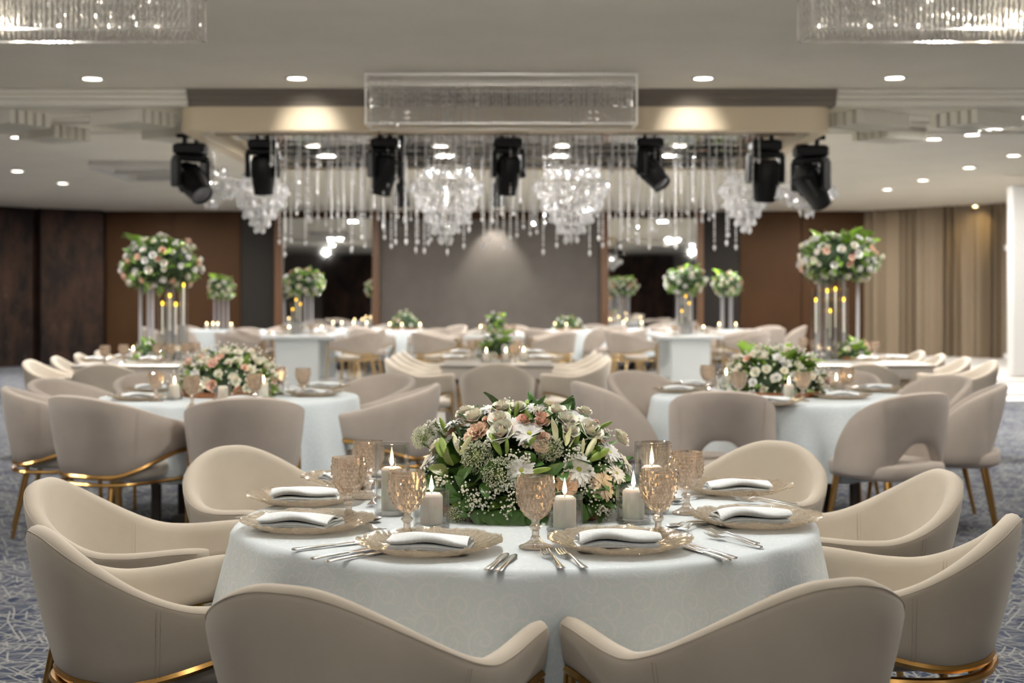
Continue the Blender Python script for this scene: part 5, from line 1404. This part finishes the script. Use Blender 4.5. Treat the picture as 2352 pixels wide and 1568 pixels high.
def posy(x, ybase, w, h, label, q, n=16, z=TZ, mixw=(0.6, 0.2, 0.2), lime=0, nl=60, sz=0.04):
    p = on(x, ybase, z); s = p.y / F
    e = place([], 'flower_arrangement', label, 'flowers', (p.x, p.y, z))
    bloom_ball(e, (0, 0, 0.03), (w / 2 * s, w / 2 * s * 0.8, h * s - 0.03), n, q, -0.1, sz, mixw, nl, 0.07, lime)
    link('tray', MB().lathe([(0.001, 0.0), (w / 2 * s * 0.8, 0.0), (w / 2 * s * 0.8, 0.03), (0.001, 0.03)], 20).mesh('tray', M_wood), e)
q = random.Random(40)
posy(338, 828, 60, 48, 'small cream and pink posy at the foot of the pink rose bouquet', q, 14, 0.75)
posy(1958, 826, 80, 46, 'small white posy at the foot of the lime and white bouquet', q, 14, 0.75, lime=3)
posy(1140, 822, 84, 66, 'loose white lily posy on the small central mirrored table', q, 16, 0.75, (0.4, 0.1, 0.5), 6)
setting(n4, [(220, 829), (345, 829), (290, 822)], [(241, 793), (284, 791), (362, 790), (391, 789), (426, 787), (448, 786)], [(306, 826, 1), (349, 828, 1), (402, 826, 1), (414, 822, 1)], 0.75)
setting(n5, [(1850, 824), (2060, 826), (1990, 828)], [(1845, 776), (1872, 780), (1933, 785), (1986, 783), (2010, 783), (1905, 780)], [(1880, 822, 1), (1905, 825, 1), (1963, 825, 1), (1949, 815, 1), (1988, 818, 1)], 0.75)
setting(n6, [(1040, 825), (1240, 825), (1055, 812), (1225, 812)], [(1085, 783), (1098, 778), (1187, 780), (1183, 790)], [(1117, 831, 1), (1162, 831, 1), (1203, 829, 1)], 0.75)
# their chairs
def side_row(parts, x, ys, face, fmt, group):
    for i, y in enumerate(ys): chair(parts, x + rnd.uniform(-.03, .03), y, D(face) + rnd.uniform(-.05, .05), fmt % (ORD[i]), group)
side_row(CH_cream, -3.80, (12.45, 13.2, 13.95, 14.7), 90, 'cream chair along the stone-wall side of the pink bouquet table, %s from us', 'cream chairs along the pink bouquet table')
chair(CH_cream, -3.22, 11.95, 0.0, 'cream chair in back view at the near end of the pink bouquet table', 'cream chairs along the pink bouquet table')
side_row(CH_cream, 3.72, (12.3, 13.05, 13.8, 14.55), -90, 'cream chair along the curtain side of the lime bouquet table, %s from us', 'cream chairs along the lime bouquet table')
chair(CH_cream, 2.82, 12.0, 0.05, 'cream chair in back view at the near end of the lime bouquet table', 'cream chairs along the lime bouquet table')
chair(CH_cream, -0.12, 12.05, 0.0, 'taupe chair in square back view at the near end of the central mirrored table', 'chairs round the central mirrored table')
side_row(CH_cream, -0.80, (12.75, 13.35, 13.95, 14.55), 82, 'cream chair lined along the dark-wall side of the central mirrored table, %s from us', 'chairs round the central mirrored table')
side_row(CH_cream, 0.54, (12.75, 13.35, 13.95, 14.55), -82, 'cream chair lined along the curtain side of the central mirrored table, %s from us', 'chairs round the central mirrored table')

# ------------------------------------------------------------------ white pedestal tables beyond the dance floor
def pedestal_table(cx, y0, y1, w, bw, label):
    e = place([], 'pedestal_table', label, 'table', (cx, (y0 + y1) / 2, 0)); L = y1 - y0
    link('tabletop', MB().box((0, 0, 0.725), (w, L, 0.05), None, 0.008).mesh('tabletop', M_pedestal, False), e)
    for y in (-L / 2 + 0.22, L / 2 - 0.22): link('pedestal', MB().box((0, y, 0.35), (bw, 0.10, 0.70), None, 0.008).mesh('pedestal', M_pedestal, False), e)
YP = 22.4
pedestal_table((680 - CX) * 22.5 / F, YP, 25.0, 160 * YP / F, 102 * YP / F, 'white pedestal table under the small tall bouquet before the dark-wall mirror')
pedestal_table((1588 - CX) * 22.5 / F, YP, 25.0, 146 * YP / F, 92 * YP / F, 'white pedestal table under the small tall bouquet before the curtain-side mirror')
pedestal_table((1135 - CX) * 22.5 / F, YP, 25.0, 140 * YP / F, 92 * YP / F, 'white pedestal table on the centre line before the grey wall')
q = random.Random(50)
tall_bouquet(700, 23.6, 613, 688, 98, 'small tall white bouquet on the pedestal table before the dark-wall mirror', q, 46, (0.5, 0.05, 0.45), 2, 5, 0.75, 18, 90, 0.05)
tall_bouquet(1573, 23.6, 610, 680, 104, 'small tall white bouquet on the pedestal table before the curtain-side mirror', q, 46, (0.5, 0.05, 0.45), 3, 5, 0.75, 18, 90, 0.05)
for x, y, s, g_ in ((680, 690, 'highest', 'dark-wall'), (690, 700, 'middle', 'dark-wall'), (672, 712, 'lowest', 'dark-wall'), (1575, 682, 'highest', 'curtain'), (1583, 698, 'middle', 'curtain'), (1566, 716, 'lowest', 'curtain')):
    tube_candle(x, y, 23.2, 'slim candle on the %s-side pedestal table, %s flame' % (g_, s), 'slim candles on the pedestal tables')
posy(1140, 764, 50, 52, 'small white posy with tall green tips on the central pedestal table', q, 10, 0.75, lime=5, nl=40)
n7, n8, n9 = 'dark-wall-side pedestal table', 'curtain-side pedestal table', 'central pedestal table'
setting(n7, [(640, 768), (735, 768)], [(715, 745), (650, 745)], [(664, 766, 1), (739, 766, 1), (700, 764, 1)], 0.75)
setting(n8, [(1545, 768), (1640, 768)], [(1550, 745), (1600, 743)], [(1549, 766, 1), (1616, 765, 1)], 0.75)
setting(n9, [(1090, 768), (1180, 768)], [(1112, 744), (1163, 744), (1178, 745)], [(1104, 764, 1), (1150, 762, 1)], 0.75)
for cx, s, kinds in (((680 - CX) * 22.5 / F, n7, (CH_cross, CH_far, CH_farcut)), ((1588 - CX) * 22.5 / F, n8, (CH_cross, CH_farcut, CH_far)), ((1135 - CX) * 22.5 / F, n9, (CH_cross, CH_far, CH_far))):
    for side, sg in (('dark-wall', -1), ('curtain', 1)):
        for i, y in enumerate((22.55, 23.5, 24.45)):
            chair(kinds[i], cx + sg * 0.9 + rnd.uniform(-.04, .04), y, D(-90 * sg) + (0.5 * sg if i == 0 else rnd.uniform(-.1, .1)), 'small far chair on the %s side of the %s, %s from us' % (side, s, ORD[i]), 'far chairs round the pedestal tables')

# ------------------------------------------------------------------ far round tables before the wall
far = [(512, 26.6, 'far outer dark-wall table'), (930, 26.2, 'far inner dark-wall table'), (1305, 26.2, 'far inner curtain-side table'), (1672, 26.6, 'far outer curtain-side table'), (795, 27.9, 'rearmost dark-wall-side table'), (1455, 27.9, 'rearmost curtain-side table')]
Tf = []
for i, (x, Y, s) in enumerate(far):
    T = round_table((x - CX) * Y / F, Y, 'the ' + s, 20 + i, 0.25, 0.035, True); Tf.append(T)
    for j, th in enumerate((28, -28, 82, -82, 135, -135) if i < 4 else (150, -150)):
        a, b_, f = ring(T, th, 1.1); ss = ('dark-wall', 'curtain')[j % 2]; dd_ = ('near', 'middle', 'rear')[j // 2] if i < 4 else 'rear'
        chair((CH_farcut, CH_far, CH_cross)[(i + j) % 3], a, b_, f, 'small %s chair on the %s side of the %s' % (dd_, ss, s.replace(' round', '')), 'far chairs round the far tables')
q = random.Random(60)
tall_bouquet(508, 26.6, 630, 692, 66, 'smallest tall bouquet, standing far back before the dark-wall brown panel', q, 34, (0.5, 0.2, 0.3), 3, 4, TZ, 16, 70, 0.05)
tall_bouquet(1669, 26.6, 622, 686, 68, 'smallest tall bouquet, standing far back before the curtain-side brown panel', q, 34, (0.6, 0.1, 0.3), 3, 4, TZ, 14, 70, 0.05)
posy(930, 757, 72, 44, 'low far posy before the grey wall, dark-wall end', q, 16, TZ, nl=50)
posy(1305, 757, 72, 34, 'low far posy before the grey wall, curtain end', q, 16, TZ, nl=50)
for s, cs in zip(far, ([(475, 756, 1), (489, 756, 1), (500, 756, 1), (531, 757, 1)], [(895, 757, 1), (923, 758, 1), (965, 758, 1)], [(1301, 758, 1), (1275, 757, 1)], [(1690, 757, 1), (1652, 757, 1)], [(785, 753, 1), (812, 753, 1), (842, 753, 1), (765, 753, 1)], [(1432, 753, 1), (1474, 753, 1)])):
    setting(s[2].replace(' round', ''), [], [], cs)
# extra low candles of tables glimpsed further along
# ------------------------------------------------------------------ camera, view
cd_ = bpy.data.cameras.new('camera'); cam = bpy.data.objects.new('camera', cd_); COL.objects.link(cam)
cam.location = (0, 0, CAMH); cam.rotation_euler = (PI / 2, 0, 0)
cd_.sensor_width = 36; cd_.lens = 36 * F / 2352; cd_.shift_y = -(784 - HOR) / 2352
cd_.clip_end = 100
cd_.dof.use_dof = True; cd_.dof.focus_distance = 3.62; cd_.dof.aperture_fstop = 4.0; cd_.dof.aperture_blades = 0
sc.camera = cam
w = bpy.data.worlds.new('room_air'); sc.world = w; w.use_nodes = True
w.node_tree.nodes['Background'].inputs[0].default_value = (0.05, 0.045, 0.04, 1); w.node_tree.nodes['Background'].inputs[1].default_value = 1.0
vs = sc.view_settings; vs.view_transform = 'Standard'; vs.look = 'None'; vs.gamma = 1.0; vs.use_curve_mapping = False
vs.exposure = 0.50
cy = sc.cycles
cy.max_bounces = 10; cy.diffuse_bounces = 4; cy.glossy_bounces = 3; cy.transmission_bounces = 6; cy.transparent_max_bounces = 16
cy.caustics_reflective = False; cy.caustics_refractive = False; cy.sample_clamp_indirect = 10.0
cy.use_light_tree = False; cy.use_adaptive_sampling = True; cy.adaptive_threshold = 0.05; cy.use_denoising = True
for m_ in (M_flame, M_ledflame, M_lamp, M_bulb):
    m_.cycles.emission_sampling = 'NONE'      # small glowing bits: found by bounces, not sampled as lights
